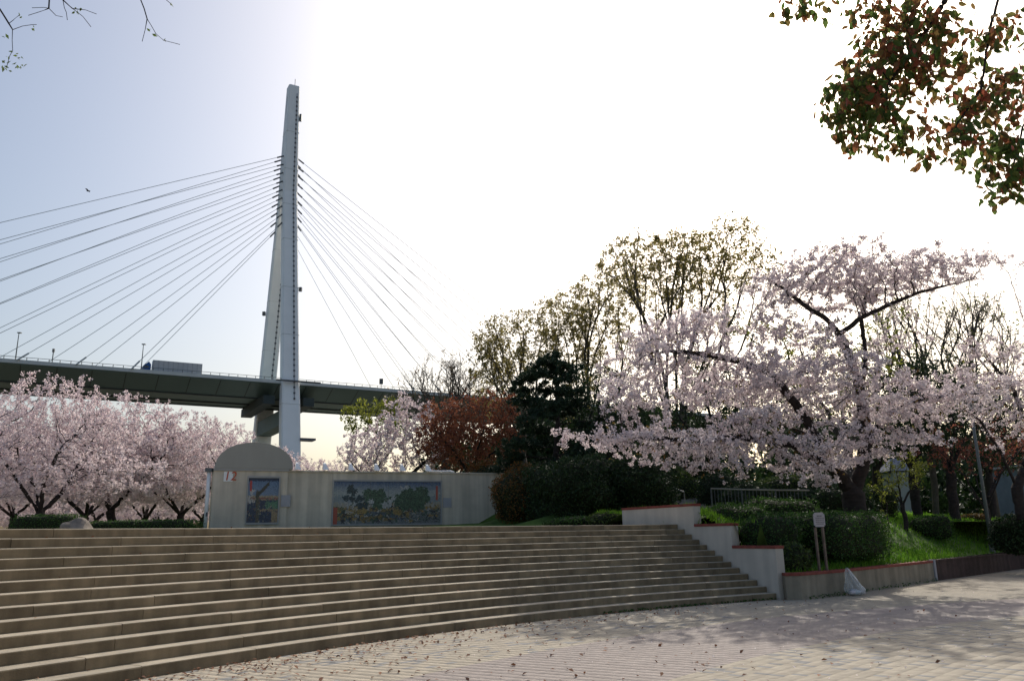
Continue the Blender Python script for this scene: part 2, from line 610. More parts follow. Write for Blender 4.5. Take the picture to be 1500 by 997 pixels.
def brick(c1, c2, mort):
    b = node(nt, 'ShaderNodeTexBrick')
    b.inputs['Scale'].default_value = 1.0
    b.inputs['Brick Width'].default_value = 0.2
    b.inputs['Row Height'].default_value = 0.1
    b.inputs['Mortar Size'].default_value = 0.006
    b.inputs['Color1'].default_value = (*c1, 1)
    b.inputs['Color2'].default_value = (*c2, 1)
    b.inputs['Mortar'].default_value = (*mort, 1)
    L(cx.outputs[0], b.inputs['Vector'])
    return b
b1 = brick((0.375, 0.325, 0.25), (0.32, 0.285, 0.23), (0.25, 0.215, 0.165))
b2 = brick((0.305, 0.26, 0.232), (0.29, 0.245, 0.222), (0.25, 0.205, 0.19))
rr = node(nt, 'ShaderNodeMath', operation='COMPARE')
L(rad.outputs['Value'], rr.inputs[0])
rr.inputs[1].default_value = 25.6
rr.inputs[2].default_value = 1.4
mx = node(nt, 'ShaderNodeMix', data_type='RGBA')
L(rr.outputs[0], mx.inputs['Factor'])
L(b1.outputs['Color'], mx.inputs[6])
L(b2.outputs['Color'], mx.inputs[7])
L(mx.outputs[2], nt.nodes['Principled BSDF'].inputs['Base Color'])
pl = MB()
NA = 160
vs = [(0, 0, 0)] + [(60 * math.cos(2 * math.pi * i / NA), 60 * math.sin(2 * math.pi * i / NA), 0) for i in range(NA)]
pl.add(vs, [(0, 1 + i, 1 + (i + 1) % NA) for i in range(NA)])
paving = pl.build('plaza_paving', pmat)
paving.location = (CC[0], CC[1], -0.012)
tag(paving, kind='structure')

# pavers as geometry: the 300 that show largest are objects, the others one joined part
def paver_verts(w, l, ch=0.0015, h=0.03):
    a = []
    for (dx, dz) in ((0, -h), (0, -ch), (ch, 0)):
        for sx_, sy_ in ((-1, -1), (1, -1), (1, 1), (-1, 1)):
            a.append((sx_ * (w / 2 - dx), sy_ * (l / 2 - dx), dz))
    q = []
    for k in (0, 4):
        for i in range(4):
            j = (i + 1) % 4
            q.append((k + i, k + j, k + 4 + j, k + 4 + i))
    q.append((8, 9, 10, 11))
    return np.array(a), np.array(q)

rng = np.random.default_rng(11)
pav = []       # (depth score, x, y, rotation, kind, shape)
def in_view(p, m=40):
    d = p - EYE
    z = d @ _f
    if z < 1:
        return False
    x = PW / 2 + F * (d @ RIGHT) / z
    y = PH / 2 - F * (d @ UP) / z
    return -m < x < PW + m and y < PH + m
r = 18.0
row = 0
while r < R0 - 0.02:
    zone = 0 if r < 24.15 else (1 if r < 27.0 else 2)
    dr, dt = ((0.2, 0.1) if zone == 0 else (0.1, 0.2))
    if r + dr > R0 - 0.015:
        break
    na = int((math.radians(178) - math.radians(94)) * (r + dr / 2) / dt)
    for i in range(na):
        a = math.radians(94) + (i + 0.5 * (row % 2)) * dt / (r + dr / 2)
        p = pol(r + dr / 2, a)
        if p[1] > 17.5 or not in_view(p):
            continue
        if zone == 1:
            k = 2
        else:
            k = 1 if rng.random() < (0.17 if zone == 0 else 0.12) else 0
        pav.append((p[1] * (1.0 if zone == 0 else 1.15), p[0], p[1], a, k, zone, rng.normal() * 0.0004))
    r += dr
    row += 1
pav.sort()
pm_names = ['pv_beige', 'pv_grey', 'pv_pink']
shared = {}
for q in pav[:300]:
    key = (q[4], q[5] == 0)
    if key not in shared:
        V, Q = paver_verts(0.1988, 0.0988) if q[5] == 0 else paver_verts(0.0988, 0.1988)
        shared[key] = np_mesh('paver', V, Q)
        shared[key].materials.append(M[pm_names[q[4]]])
    o = bpy.data.objects.new('paver', shared[key])
    COL.objects.link(o)
    o.parent = paving
    o.location = (q[1] - CC[0], q[2] - CC[1], 0.012 + q[6])
    o.rotation_euler = (rng.normal() * 0.002, rng.normal() * 0.002, q[3])
VV, QQ, MI = [], [], []
n0 = 0
for q in pav[300:]:
    V, Q = paver_verts(0.1988, 0.0988) if q[5] == 0 else paver_verts(0.0988, 0.1988)
    c, s = math.cos(q[3]), math.sin(q[3])
    W = np.c_[V[:, 0] * c - V[:, 1] * s + q[1] - CC[0], V[:, 0] * s + V[:, 1] * c + q[2] - CC[1], V[:, 2] + 0.012 + q[6]]
    VV.append(W)
    QQ.append(Q + n0)
    MI += [q[4]] * len(Q)
    n0 += len(V)
me = np_mesh('paver_field', np.vstack(VV), np.vstack(QQ))
for k in pm_names:
    me.materials.append(M[k])
me.polygons.foreach_set('material_index', MI)
pf = local('paver_field', me, None, paving)
pf['kind'] = 'stuff'

# stairs: thirteen curved steps of stone blocks
st = thing('staircase', pol(R0 + 2, math.radians(140), 0), 'wide curved stone staircase of thirteen low steps below the mural wall', 'stairs')
A1 = math.radians(172)
def arc_block(mb, r_in, r_out, a0, a1, z0, z1, bev=0.014, seg=5):
    prof = [(r_in, z0), (r_in, z1 - bev), (r_in + bev * 0.35, z1 - bev * 0.35), (r_in + bev, z1), (r_out, z1), (r_out, z0)]
    n = len(prof)
    vs = []
    for i in range(seg + 1):
        a = a0 + (a1 - a0) * i / seg
        vs += [pol(p[0], a, p[1]) for p in prof]
    fs = []
    for i in range(seg):
        for k in range(n):
            k2 = (k + 1) % n
            fs.append((i * n + k, i * n + k2, (i + 1) * n + k2, (i + 1) * n + k))
    fs += [tuple(range(n)), tuple(range(seg * n, seg * n + n))[::-1]]
    mb.add(vs, fs)
for k in range(NS):
    ri = R0 + TR * k
    z1 = RI * (k + 1)
    stp = bpy.data.objects.new('step', None)
    COL.objects.link(stp)
    stp.parent = st
    a = AW + 0.0006
    first = rng.uniform(0.6, 2.3)
    while a < A1:
        ln = first if first else rng.choice([1.8, 2.1, 2.1, 2.4])
        first = None
        b = min(a + ln / ri, A1)
        mb = MB()
        dz = rng.normal() * 0.0015
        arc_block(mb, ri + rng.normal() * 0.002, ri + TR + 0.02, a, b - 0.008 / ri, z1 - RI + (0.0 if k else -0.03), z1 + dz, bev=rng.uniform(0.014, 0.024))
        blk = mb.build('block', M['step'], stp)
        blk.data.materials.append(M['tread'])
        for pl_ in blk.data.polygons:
            if pl_.normal.z > .8:  # upward faces take the painted sunlit tone, risers keep the darker brown
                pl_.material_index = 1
        a = b
    mb = MB()
    arc_block(mb, ri + 0.045, ri + TR + 0.018, AW + 0.0004, A1, z1 - RI - 0.02, z1 - 0.04, bev=0.002, seg=60)
    mb.build('joint_bed', M['joint'], stp)

up = MB()
rs = [R0 + TR * NS + 0.003, 40, 52, 62]
aas = np.radians(np.linspace(70, 176, 54))
vs = []
fs = []
for i, r_ in enumerate(rs):
    for a in aas:
        vs.append(pol(r_, a, ZP - 0.004))
for i in range(len(rs) - 1):
    for j in range(len(aas) - 1):
        if i == 0 and aas[j] < AW - 0.01:
            continue
        n = len(aas)
        fs.append((i * n + j, i * n + j + 1, (i + 1) * n + j + 1, (i + 1) * n + j))
up.add(vs, fs)
tag(up.build('upper_plaza', M['plaza']), kind='structure')

# planter wall line and the grassy bank and hill behind it
PL = [np.array(p) for p in ((6.90, 21.32), (7.30, 21.33), (8.96, 22.72), (13.97, 27.76), (20.89, 34.4), (40.0, 52.0))]
UW = np.array([math.cos(AW), math.sin(AW)])
NW = np.array([-UW[1], UW[0]])          # points left of the wall (towards the stairs)
def sstep(t):
    t = np.clip(t, 0, 1)
    return t * t * (3 - 2 * t)
def wall_dist(x, y):
    d = 1e9
    for a, b in zip(PL[:-1], PL[1:]):
        ab = b - a
        t = np.clip(((x - a[0]) * ab[0] + (y - a[1]) * ab[1]) / (ab @ ab), 0, 1)
        d = min(d, math.hypot(x - a[0] - ab[0] * t, y - a[1] - ab[1] * t))
    return d
def behind_planter(x, y):
    a, b = PL[2], PL[3]
    for a, b in zip(PL[:-1], PL[1:]):
        if a[0] <= x <= b[0]:
            yy = a[1] + (b[1] - a[1]) * (x - a[0]) / (b[0] - a[0])
            return y > yy
    return x < PL[0][0] or (x > PL[-1][0] and y > PL[-1][1])
def terrain(x, y):
    hill = 3.4 * math.exp(-((x - 6) / 17) ** 2 - ((y - 66) / 20) ** 2)
    wx = (np.array([x, y]) - CC)
    side = wx @ NW                        # >0 left of the side wall
    if side > -0.1:
        return ZP - 0.05 + hill
    d = wall_dist(x, y)
    z = 0.58 + 1.2 * sstep((d - 0.2) / 3.6) + 0.45 * sstep((d - 3) / 12)
    rr_ = wx @ UW
    # along the stepped side wall the bed climbs with the caps
    near = math.exp(-((-side) / 1.8) ** 2)
    zb = 0.55 + 1.75 * sstep((rr_ - 30.0) / 3.6)
    z = max(z, z * (1 - near) + max(z, zb) * near)
    return z + hill
xs = np.concatenate([np.arange(-30, 6, 1.5), np.arange(6, 24, 0.45), np.arange(24, 75, 2.5)])
ys = np.concatenate([np.arange(20.6, 38, 0.45), np.arange(38, 120, 2.5)])
vid = {}
vs, fs = [], []
def ok(x, y):
    w = np.array([x, y]) - CC
    if w @ NW > -0.05:
        return w @ UW > 39.0 and y > 31
    return behind_planter(x, y)
def tv(i, j):
    if (i, j) not in vid:
        vid[(i, j)] = len(vs)
        q = np.array([xs[i], ys[j]])
        w = q - CC
        if w @ UW < 37.2 and w @ NW > -0.1 and w @ NW < 1.0:
            q = q - NW * (w @ NW + 0.1)
        if q[0] > 6.5 and (not behind_planter(q[0], q[1]) or wall_dist(q[0], q[1]) < .1):
            best, bq = 9, q
            for a, b in zip(PL[:-1], PL[1:]):
                ab = b - a
                t = np.clip(((q - a) @ ab) / (ab @ ab), 0, 1)
                c = a + ab * t
                dd = np.linalg.norm(q - c)
                if dd < best:
                    best = dd
                    bq = c + np.array([-ab[1], ab[0]]) / np.linalg.norm(ab) * .12
            q = bq
        vs.append((q[0], q[1], terrain(q[0], q[1])))
    return vid[(i, j)]
for i in range(len(xs) - 1):
    for j in range(len(ys) - 1):
        xm, ym = xs[i:i + 2].mean(), ys[j:j + 2].mean()
        if ok(xm, ym):
            fs.append((tv(i, j), tv(i + 1, j), tv(i + 1, j + 1), tv(i, j + 1)))
bank = link('grassy_bank', MB().add(vs, fs).mesh('grassy_bank', True), M['turf'])
tag(bank, kind='structure')

# grass blades on the bank
rng = np.random.default_rng(5)
pts = []
while len(pts) < 42000:
    x, y = rng.uniform(3, 27), rng.uniform(21.5, 48)
    if y < 30 or rng.random() < 0.5:
        if ok(x, y) and wall_dist(x, y) > 0.12:
            pts.append((x, y, terrain(x, y)))
pts = np.array(pts)
n = len(pts)
h = rng.uniform(0.07, 0.22, n) * (1 + 0.5 * np.sin(pts[:, 0] * 2.1) * np.sin(pts[:, 1] * 1.7))
a = rng.uniform(0, 2 * math.pi, n)
side = np.c_[np.cos(a), np.sin(a), np.zeros(n)] * rng.uniform(0.012, 0.025, n)[:, None]
tip = pts + np.c_[rng.normal(size=n) * 0.06, rng.normal(size=n) * 0.06, h]
V = np.empty((n, 3, 3))
V[:, 0], V[:, 1], V[:, 2] = pts - side, pts + side, tip
gme = np_mesh('grass', V.reshape(-1, 3), np.arange(n * 3).reshape(n, 3))
tag(link('grass', gme, M['grass']), 'fresh green grass on the bank above the planter wall', 'grass', kind='stuff')

# ------------------------------------------------------------------ stepped side wall and planter wall
U3 = np.array([*UW, 0])
N3 = np.array([*NW, 0])
C3 = np.array([*CC, 0])
def wbox(mb, r0, r1, t0, t1, z0, z1):
    """box along the radial wall: r range, thickness range (t to the right of the stairs), z range"""
    p = [C3 + U3 * r_ - N3 * t for (r_, t) in ((r0, t0), (r0, t1), (r1, t1), (r1, t0))]
    mb.hexa([q + np.array([0, 0, z0]) for q in p] + [q + np.array([0, 0, z1]) for q in p])
    return mb
sw = thing('stair_side_wall', C3 + U3 * 31, 'white plastered wall stepping up beside the staircase with red brick caps', 'wall')
for (r0, r1, zt) in ((33.16, 36.87, 2.54), (31.60, 33.16, 1.94), (29.98, 31.60, 1.33)):
    wbox(MB(), r0, r1 - 0.002, 0.0, 0.27, -0.05, zt - 0.075).build('wall_section', M['plaster'], sw)
    r1c = r1 + (0.0 if zt > 2 else -0.004)
    nb = int(round((r1c - r0) / 0.23))
    for i in range(nb):
        a0 = r0 - 0.015 + (r1c - r0 + 0.015) * i / nb
        a1 = r0 - 0.015 + (r1c - r0 + 0.015) * (i + 1) / nb - 0.006
        wbox(MB(), a0, a1, -0.02, 0.29, zt - 0.075, zt + rng.normal() * 0.0015).build('brick', M['cap'], sw)

def offs(poly, d):
    out = []
    for i, p in enumerate(poly):
        a = poly[max(i - 1, 0)]
        b = poly[min(i + 1, len(poly) - 1)]
        t = (b - a) / np.linalg.norm(b - a)
        out.append(p + np.array([-t[1], t[0]]) * d)
    return out
def run_wall(mb, poly, d0, d1, z0, z1):
    A, B = offs(poly, d0), offs(poly, d1)
    for i in range(len(poly) - 1):
        q = [A[i], A[i + 1], B[i + 1], B[i]]
        mb.hexa([(*p, z0) for p in q] + [(*p, z1) for p in q])
    return mb
def resample(poly, ds):
    out = [poly[0]]
    for a, b in zip(poly[:-1], poly[1:]):
        k = max(1, int(round(np.linalg.norm(b - a) / ds)))
        out += [a + (b - a) * i / k for i in range(1, k + 1)]
    return out
pw = thing('planter_wall', (9, 22.7, 0), 'low stained concrete planter wall with red brick coping below the clipped hedge', 'wall')
run_wall(MB(), PL[:4], 0.0, 0.25, -0.05, 0.575).build('wall_body', M['grime'], pw)
cp = resample(PL[:4], 0.23)
cA, cB = offs(cp, -0.02), offs(cp, 0.27)
for i in range(len(cp) - 1):
    f_ = 0.975
    q = [cA[i], cA[i] + (cA[i + 1] - cA[i]) * f_, cB[i] + (cB[i + 1] - cB[i]) * f_, cB[i]]
    zt = 0.65 + rng.normal() * 0.0015
    MB().hexa([(*p, 0.577) for p in q] + [(*p, zt) for p in q]).build('brick', M['cap'], pw)
MB().box((13.99, 27.86, 0.31), (0.16, 0.2, 0.72), np.array([[.7, -.7, 0], [.7, .7, 0], [0, 0, 1.0]])).build('end_post', M['plate'], pw)
dw = thing('brick_planter_wall', (17, 31, 0), 'dark brown brick wall holding the grass bank beside the path', 'wall')
P2 = [PL[3] + np.array([.08, .08]), PL[4], PL[5]]
run_wall(MB(), P2, 0.0, 0.25, -0.05, 0.60).build('wall_body', M['darkbrick'], dw)
cp = resample(P2, 0.45)[:40]
cA, cB = offs(cp, -0.02), offs(cp, 0.27)
for i in range(len(cp) - 1):
    q = [cA[i], cA[i] + (cA[i + 1] - cA[i]) * .985, cB[i] + (cB[i + 1] - cB[i]) * .985, cB[i]]
    MB().hexa([(*p, 0.602) for p in q] + [(*p, 0.665) for p in q]).build('coping_slab', M['darkbrick'], dw)

# ------------------------------------------------------------------ mural wall and kiosk
WA, WB = np.array([-12.75, 33.25]), np.array([1.2, 38.85])
wd = (WB - WA) / np.linalg.norm(WB - WA)
wn_ = np.array([wd[1], -wd[0]])           # towards the camera
def wp(s, t, z):
    """s metres along the wall, t in front of its face, z"""
    p = WA + wd * s + wn_ * t
    return np.array([p[0], p[1], z])
def wallbox(mb, s0, s1, t0, t1, z0, z1):
    q = [(s0, t0), (s1, t0), (s1, t1), (s0, t1)]
    mb.hexa([wp(*p, z0) for p in q] + [wp(*p, z1) for p in q])
    return mb
def s_at(px):
    """distance along the wall face seen at photo column px"""
    d = ray(px, 735)
    den = d[0] * wn_[0] + d[1] * wn_[1]
    t = ((WA[0]) * wn_[0] + (WA[1]) * wn_[1]) / den
    p = d[:2] * t
    return float((p - WA) @ wd)
def z_at(px, py):
    d = ray(px, py)
    den = d[0] * wn_[0] + d[1] * wn_[1]
    t = ((WA[0]) * wn_[0] + (WA[1]) * wn_[1]) / den
    return float(EYE[2] + d[2] * t)

def mural_mesh(name, s0, s1, z0, z1, fn, nx, nz, t):
    ss = np.linspace(s0, s1, nx + 1)
    zz = np.linspace(z0, z1, nz + 1)
    V = np.array([wp(s, t, z) for z in zz for s in ss])
    Q, cols = [], []
    for j in range(nz):
        for i in range(nx):
            a = j * (nx + 1) + i
            Q.append((a, a + 1, a + nx + 2, a + nx + 1))
            c = fn((i + .5) / nx, (j + .5) / nz)
            cols += [(*c, 1.0)] * 4
    me = np_mesh(name, V, np.array(Q))
    ca = me.color_attributes.new('print', 'FLOAT_COLOR', 'CORNER')
    ca.data.foreach_set('color', np.array(cols, dtype=np.float32).ravel())
    me.materials.append(M['print'])
    return me

rng = np.random.default_rng(3)
def blobs(n, x0, x1, y0, y1, r0, r1):
    return np.c_[rng.uniform(x0, x1, n), rng.uniform(y0, y1, n), rng.uniform(r0, r1, n)]
def inside(B, x, y, asp):
    return (((B[:, 0] - x) * asp) ** 2 + (B[:, 1] - y) ** 2 < B[:, 2] ** 2)
g1 = [blobs(26, .30, .47, .42, .78, .05, .11), blobs(14, .5, .62, .45, .68, .04, .09), blobs(34, .62, .86, .38, .80, .05, .12), blobs(9, .11, .2, .55, .88, .04, .08), blobs(8, .17, .30, .40, .60, .04, .07)]
wh = np.vstack([blobs(7, .44, .56, .42, .62, .04, .08), blobs(4, .31, .36, .46, .55, .03, .06), blobs(3, .62, .68, .82, .93, .03, .05), blobs(4, .13, .2, .42, .5, .03, .05)])
folk = blobs(420, .04, .98, .04, .50, .010, .034)
noise_t = rng.random((64, 128))
WN = rng.random((40, 90, 2)) - .5
def warp(x, y, amt):
    fx, fy = x * 88, y * 38
    i, j = int(fx), int(fy)
    u, v = fx - i, fy - j
    w = (WN[j, i] * (1 - u) * (1 - v) + WN[j, i + 1] * u * (1 - v) + WN[j + 1, i] * (1 - u) * v + WN[j + 1, i + 1] * u * v)
    return min(.999, max(0, x + w[0] * amt * .4)), min(.999, max(0, y + w[1] * amt))
def big_mural(x, y):
    x0, y0 = x, y
    nv = noise_t[int(y * 63), int(x * 127)]
    x, y = warp(x, y, .10)
    asp = 2.6
    sky_ = np.array([.06, .11, .22]) * max(0, (y - .72) / .28) + np.array([.36, .39, .38]) * (1 - max(0, (y - .72) / .28))
    c = sky_
    if y < .66 and nv > .2:
        c = np.array([.24, .28, .30]) if y > .5 else np.array([.36, .33, .26])
    if y < .40:
        c = np.array([.28, .20, .075]) * (0.6 + .7 * nv)
    arch = .30 - 3.2 * (x - .40) ** 2
    if y < max(.16, arch):
        c = np.array([.10, .125, .15]) * (0.8 + .4 * nv)
    if y < arch - .10:
        c = np.array([.24, .17, .065]) * (0.6 + .6 * nv)
    if y < .08:
        c = np.array([.20, .21, .21])
    if x > .70 and .08 < y < .36:
        c = np.array([.17, .18, .17]) * (0.6 + .8 * nv)
    hit = inside(folk, x, y, asp)
    if hit.any():
        k = int(hit.argmax()) % 5
        c = np.array([(.03, .03, .04), (.42, .40, .37), (.06, .10, .07), (.36, .23, .06), (.05, .06, .05)][k])
    for i, B in enumerate(g1):
        if inside(B, x, y, asp).any():
            c = (np.array([.045, .085, .05]) if i < 3 else np.array([.03, .05, .055])) * (0.55 + 1.3 * nv)
    if inside(wh, x, y, asp).any():
        c = np.array([.46, .47, .47]) * (.75 + .35 * nv)
    x, y = x0, y0
    c = np.array(c) * (.62 + .35 * nv)
    if x < .04 and y < .38 or (.955 < x < .975 and .56 < y < .9):
        c = np.array([.36, .075, .045])
    return np.clip(c, 0, 1)
gs = blobs(16, .62, .98, .32, .46, .03, .07)
wl = blobs(14, .03, .22, .42, .72, .01, .04)
dots = blobs(120, 0, 1, .02, .56, .006, .02)
def small_mural(x, y):
    nv = noise_t[int(y * 63), int(x * 127)]
    x, y = warp(x, y, .05)
    c = np.array([.02, .035, .075]) if y > .93 else np.array([.10, .17, .28]) * (1 - .0 * y) + np.array([.22, .20, .17]) * max(0, (.95 - y) * 1.1)
    if y < .60:
        c = np.array([.35, .28, .18])
    if .52 < y < .56:
        c = np.array([.27, .10, .08])
    if y < .50:
        c = np.array([.03, .045, .085]) * (.7 + .6 * nv)
    if inside(gs, x, y, .7).any():
        c = np.array([.08, .18, .11]) * (.6 + .9 * nv)
    if x > .42 and .25 < y < .30 or (x > .8 and y < .28):
        c = np.array([.33, .24, .14])
    lean = .33 + .02 * math.sin(y * 9)
    if abs(x - lean) < .055 and y < .72:
        c = np.array([.075, .07, .045]) * (.7 + .7 * nv)
    if abs((y - .62) - .75 * (x - .33)) < .05 and .3 < x < .68:
        c = np.array([.06, .055, .04])
    if inside(wl, x, y, .7).any():
        c = np.array([.45, .44, .42])
    if inside(dots, x, y, .7).any():
        k = int(inside(dots, x, y, .7).argmax()) % 4
        c = np.array([(.05, .06, .09), (.30, .27, .2), (.07, .12, .10), (.16, .10, .07)][k])
    c = np.array(c) * (.55 + .6 * nv)
    if .05 < x < .12 and .70 < y < .94:
        c = np.array([.40, .05, .04])
    return np.clip(c, 0, 1)

ZT = 4.50
sK = s_at(420)             # kiosk / wall junction
s646 = s_at(647)
wl_ = thing('mural_wall', wp(6, 0, ZP), 'long grey concrete wall with a wide framed landscape mural', 'wall')
for (a, b) in ((sK + 0.002, s_at(486)), (s_at(486) + .012, s646 - .012), (s646, s_at(725)), (s_at(725) + .012, 15.0)):
    wallbox(MB(), a, b, -0.35, 0.0, ZP - .05, ZT).build('concrete_panel', M['concrete'], wl_)
wallbox(MB(), sK + .01, 15.0, -0.33, -0.02, ZP - .05, ZT - .02).build('wall_core', M['joint'], wl_)
wallbox(MB(), sK + .004, 15.0, -0.38, 0.05, ZT + .002, ZT + 0.07).build('coping', M['concrete'], wl_)
m0, m1 = s_at(488), s_at(645)
zb, zt = z_at(560, 767), z_at(560, 705)
zb = max(zb, ZP + .25)
fr = MB()
for (a, b, c, d_) in ((m0 - .06, m1 + .06, zt, zt + .06), (m0 - .06, m1 + .06, zb - .06, zb), (m0 - .06, m0, zb + .001, zt - .001), (m1, m1 + .06, zb + .001, zt - .001)):
    wallbox(fr, a, b, 0.002, 0.07, c, d_)
fo = fr.build('mural_frame', M['frame'], wl_)
mo = link('mural_panel', mural_mesh('mural_panel', m0, m1, zb, zt, big_mural, 260, 104, 0.03), None, wl_)
for k in range(1, 6):
    s_ = m0 + (m1 - m0) * k / 6
    wallbox(MB(), s_ - .004, s_ + .004, 0.0305, 0.034, zb, zt).build('tile_joint', M['joint'], wl_)
wallbox(MB(), s_at(649), s_at(661), 0.002, 0.03, z_at(655, 743), z_at(655, 729)).build('plaque', M['plate'], wl_)

ks = thing('mural_kiosk', wp(sK / 2, 0, ZP), 'concrete kiosk with arched grey gable, red number plate and small framed mural', 'kiosk')
k0 = 0.30
ZK = 4.52
KD = 2.6                                   # depth
wallbox(MB(), k0, sK - .002, -KD, 0.06, ZP - .05, ZK).build('body', M['concrete'], ks)
wallbox(MB(), k0 - .02, sK + .03, -KD - .05, 0.13, ZK + .002, ZK + .09).build('eave_band', M['frame'], ks)
# gable with a flattened arch, and the vault behind it
ga, gb = s_at(311), s_at(426)
zc = ZK + .092
hh = z_at(368, 648) - zc
arch = []
for i in range(25):
    t = math.pi * i / 24
    arch.append(((ga + gb) / 2 - (gb - ga) / 2 * math.cos(t), zc + hh * math.sin(t) ** 0.85))
n = len(arch)
mb = MB()
mb.add([wp(s, 0.15, z) for s, z in arch] + [wp(s, 0.08, z) for s, z in arch],
       [tuple(range(n))] + [tuple(range(n, 2 * n))[::-1]] + [(i, i + 1, n + i + 1, n + i) for i in range(n - 1)] + [(0, n, 2 * n - 1, n - 1)])
mb.build('gable', M['tympanum'], ks)
mb = MB()
mb.add([wp(s, 0.079, z - .015) for s, z in arch] + [wp(s, -KD, z - .015) for s, z in arch],
       [tuple(range(n))] + [tuple(range(n, 2 * n))[::-1]] + [(i, i + 1, n + i + 1, n + i) for i in range(n - 1)] + [(0, n, 2 * n - 1, n - 1)])
mb.build('vault_roof', M['vault'], ks)
dp = MB()
dp.tube([wp(0.12, 0.0, ZP - .02), wp(0.12, 0.0, ZK - .05)], 0.075, 10)
dpo = dp.build('downpipe', M['white'], ks, True)
MB().box(wp(0.12, 0.02, ZK + .02), (0.26, 0.26, 0.16)).build('rain_head', M['towerdark'], dpo)
MB().box(wp(0.14, 0.08, z_at(300, 753)), (0.06, 0.06, 0.16)).build('bracket', M['towerdark'], dpo)
n0, n1 = s_at(362) , s_at(407)
zb2, zt2 = max(z_at(385, 765), ZP + .2), z_at(385, 700)
fr = MB()
for (a, b, c, d_) in ((n0 - .05, n1 + .05, zt2, zt2 + .07), (n0 - .05, n1 + .05, zb2 - .08, zb2), (n0 - .05, n0, zb2 + .001, zt2 - .001), (n1, n1 + .05, zb2 + .001, zt2 - .001)):
    wallbox(fr, a, b, 0.062, 0.13, c, d_)
fr.build('mural_frame', M['frame'], ks)
link('mural_panel', mural_mesh('mural_panel', n0, n1, zb2, zt2, small_mural, 90, 126, 0.085), None, ks)
wallbox(MB(), s_at(411), s_at(425), 0.062, 0.10, z_at(417, 742), z_at(417, 725)).build('plaque', M['plate'], ks)
zn0, zn1 = z_at(333, 705), z_at(333, 690.5)
np_ = wallbox(MB(), s_at(325), s_at(338.5), 0.062, 0.085, zn0, zn1).build('number_plate', M['white'], ks)
cu = bpy.data.curves.new('number', 'FONT')
cu.body = '12'
cu.size = 0.52
cu.shear = 0.12
cu.extrude = 0.004
cu.align_x = 'CENTER'
cu.align_y = 'CENTER'
tmp = bpy.data.objects.new('number', cu)
COL.objects.link(tmp)
dg = bpy.context.evaluated_depsgraph_get()
tme = bpy.data.meshes.new_from_object(tmp.evaluated_get(dg))
bpy.data.objects.remove(tmp)
Rm = Matrix(((wd[0], 0, wn_[0], 0), (wd[1], 0, wn_[1], 0), (0, 1, 0, 0), (0, 0, 0, 1)))
cpos = wp((s_at(325) + s_at(341)) / 2 + .04, 0.092, (zn0 + zn1) / 2)
tme.transform(Matrix.Translation(Vector(cpos)) @ Rm)
tme.materials.clear()
link('number', tme, M['red'], np_ if False else ks)

# floodlights along the wall top
for i, px in enumerate((433, 474, 512, 550, 588, 626)):
    s_ = s_at(px)
    base = wp(s_, -0.1, ZT + .07)
    fl = thing('floodlight', base, 'small white floodlight on the mural wall, ' + ['first', 'second', 'third', 'fourth', 'fifth', 'sixth'][i] + ' from the kiosk', 'lamp', 'floodlights along the mural wall')
    def lp(ds, dt, dz):
        return wp(s_ + ds, -0.1 + dt, ZT + .07 + dz)
    MB().tube([lp(0, 0, 0), lp(0, .1, .13), lp(0.02, .22, .17)], 0.025, 6).build('arm', M['white'], fl)
    hb = MB()
    hb.hexa([lp(-.10, .02, .06), lp(.13, .02, .06), lp(.13, .40, .02), lp(-.10, .40, .02), lp(-.06, -.02, .36), lp(.04, -.02, .36), lp(.04, .12, .30), lp(-.06, .12, .30)])
    hb.build('lamp_head', M['white'], fl)
cd = thing('cable_conduit', wp(s_at(650), -.1, ZT + .07), 'pale pipe conduit lying on the coping of the mural wall', 'pipe')
MB().tube([wp(s_at(630), -.25, ZT + .14), wp(s_at(655), -.25, ZT + .14)], .04, 8).build('pipe', M['white'], cd)
MB().tube([wp(s_at(655), -.25, ZT + .14), wp(s_at(661), -.2, ZT + .15), wp(s_at(665), -.02, ZT + .09)], .04, 8).build('elbow', M['white'], cd)

# ------------------------------------------------------------------ cable-stayed bridge
T0 = np.array([-66.56, 233.65, 0.0])
bd = np.array([.8659, .5003, 0])
bn = np.array([-.5003, .8659, 0])
ZD = 46.72
def bp_(s, nn, z):
    return T0 + bd * s + bn * nn + np.array([0, 0, z])
br = thing('cable_stayed_bridge', bp_(0, 15, 0), 'tall grey cable-stayed bridge with an A-shaped tower over the park', 'bridge')
S0, S1 = -230, 330
def sweep(poly, s0, s1, name, m, parent):
    mb = MB()
    n = len(poly)
    mb.add([bp_(s0, *p) for p in poly] + [bp_(s1, *p) for p in poly],
           [(i, (i + 1) % n, n + (i + 1) % n, n + i) for i in range(n)] + [tuple(range(n)), tuple(range(n, 2 * n))])
    return mb.build(name, m, parent)
deck = sweep([(0, ZD), (0.25, ZD - .5), (7.5, ZD - 3.6), (29, ZD - 3.9), (30, ZD - .4), (30, ZD)], S0, S1, 'deck', M['deck'], br)
for nn, w in ((7.8, .9), (19.5, .9), (26.5, .7)):
    z = ZD - 3.62 - .3 * (nn - 7.5) / 21.5
    sweep([(nn, z - .35), (nn + w, z - .35), (nn + w, z - .02), (nn, z - .02)], S0, S1, 'rail_beam', M['deckdark'], deck)
for i in range(0, 42):
    s_ = -200 + i * 8.2
    mb = MB()
    mb.hexa([bp_(s_, .4, ZD - .62), bp_(s_ + .18, .4, ZD - .62), bp_(s_ + .18, 7.4, ZD - 3.62), bp_(s_, 7.4, ZD - 3.62),
             bp_(s_, .4, ZD - .5), bp_(s_ + .18, .4, ZD - .5), bp_(s_ + .18, 7.4, ZD - 3.5), bp_(s_, 7.4, ZD - 3.5)])
    mb.build('seam_rib', M['deckdark'], deck)
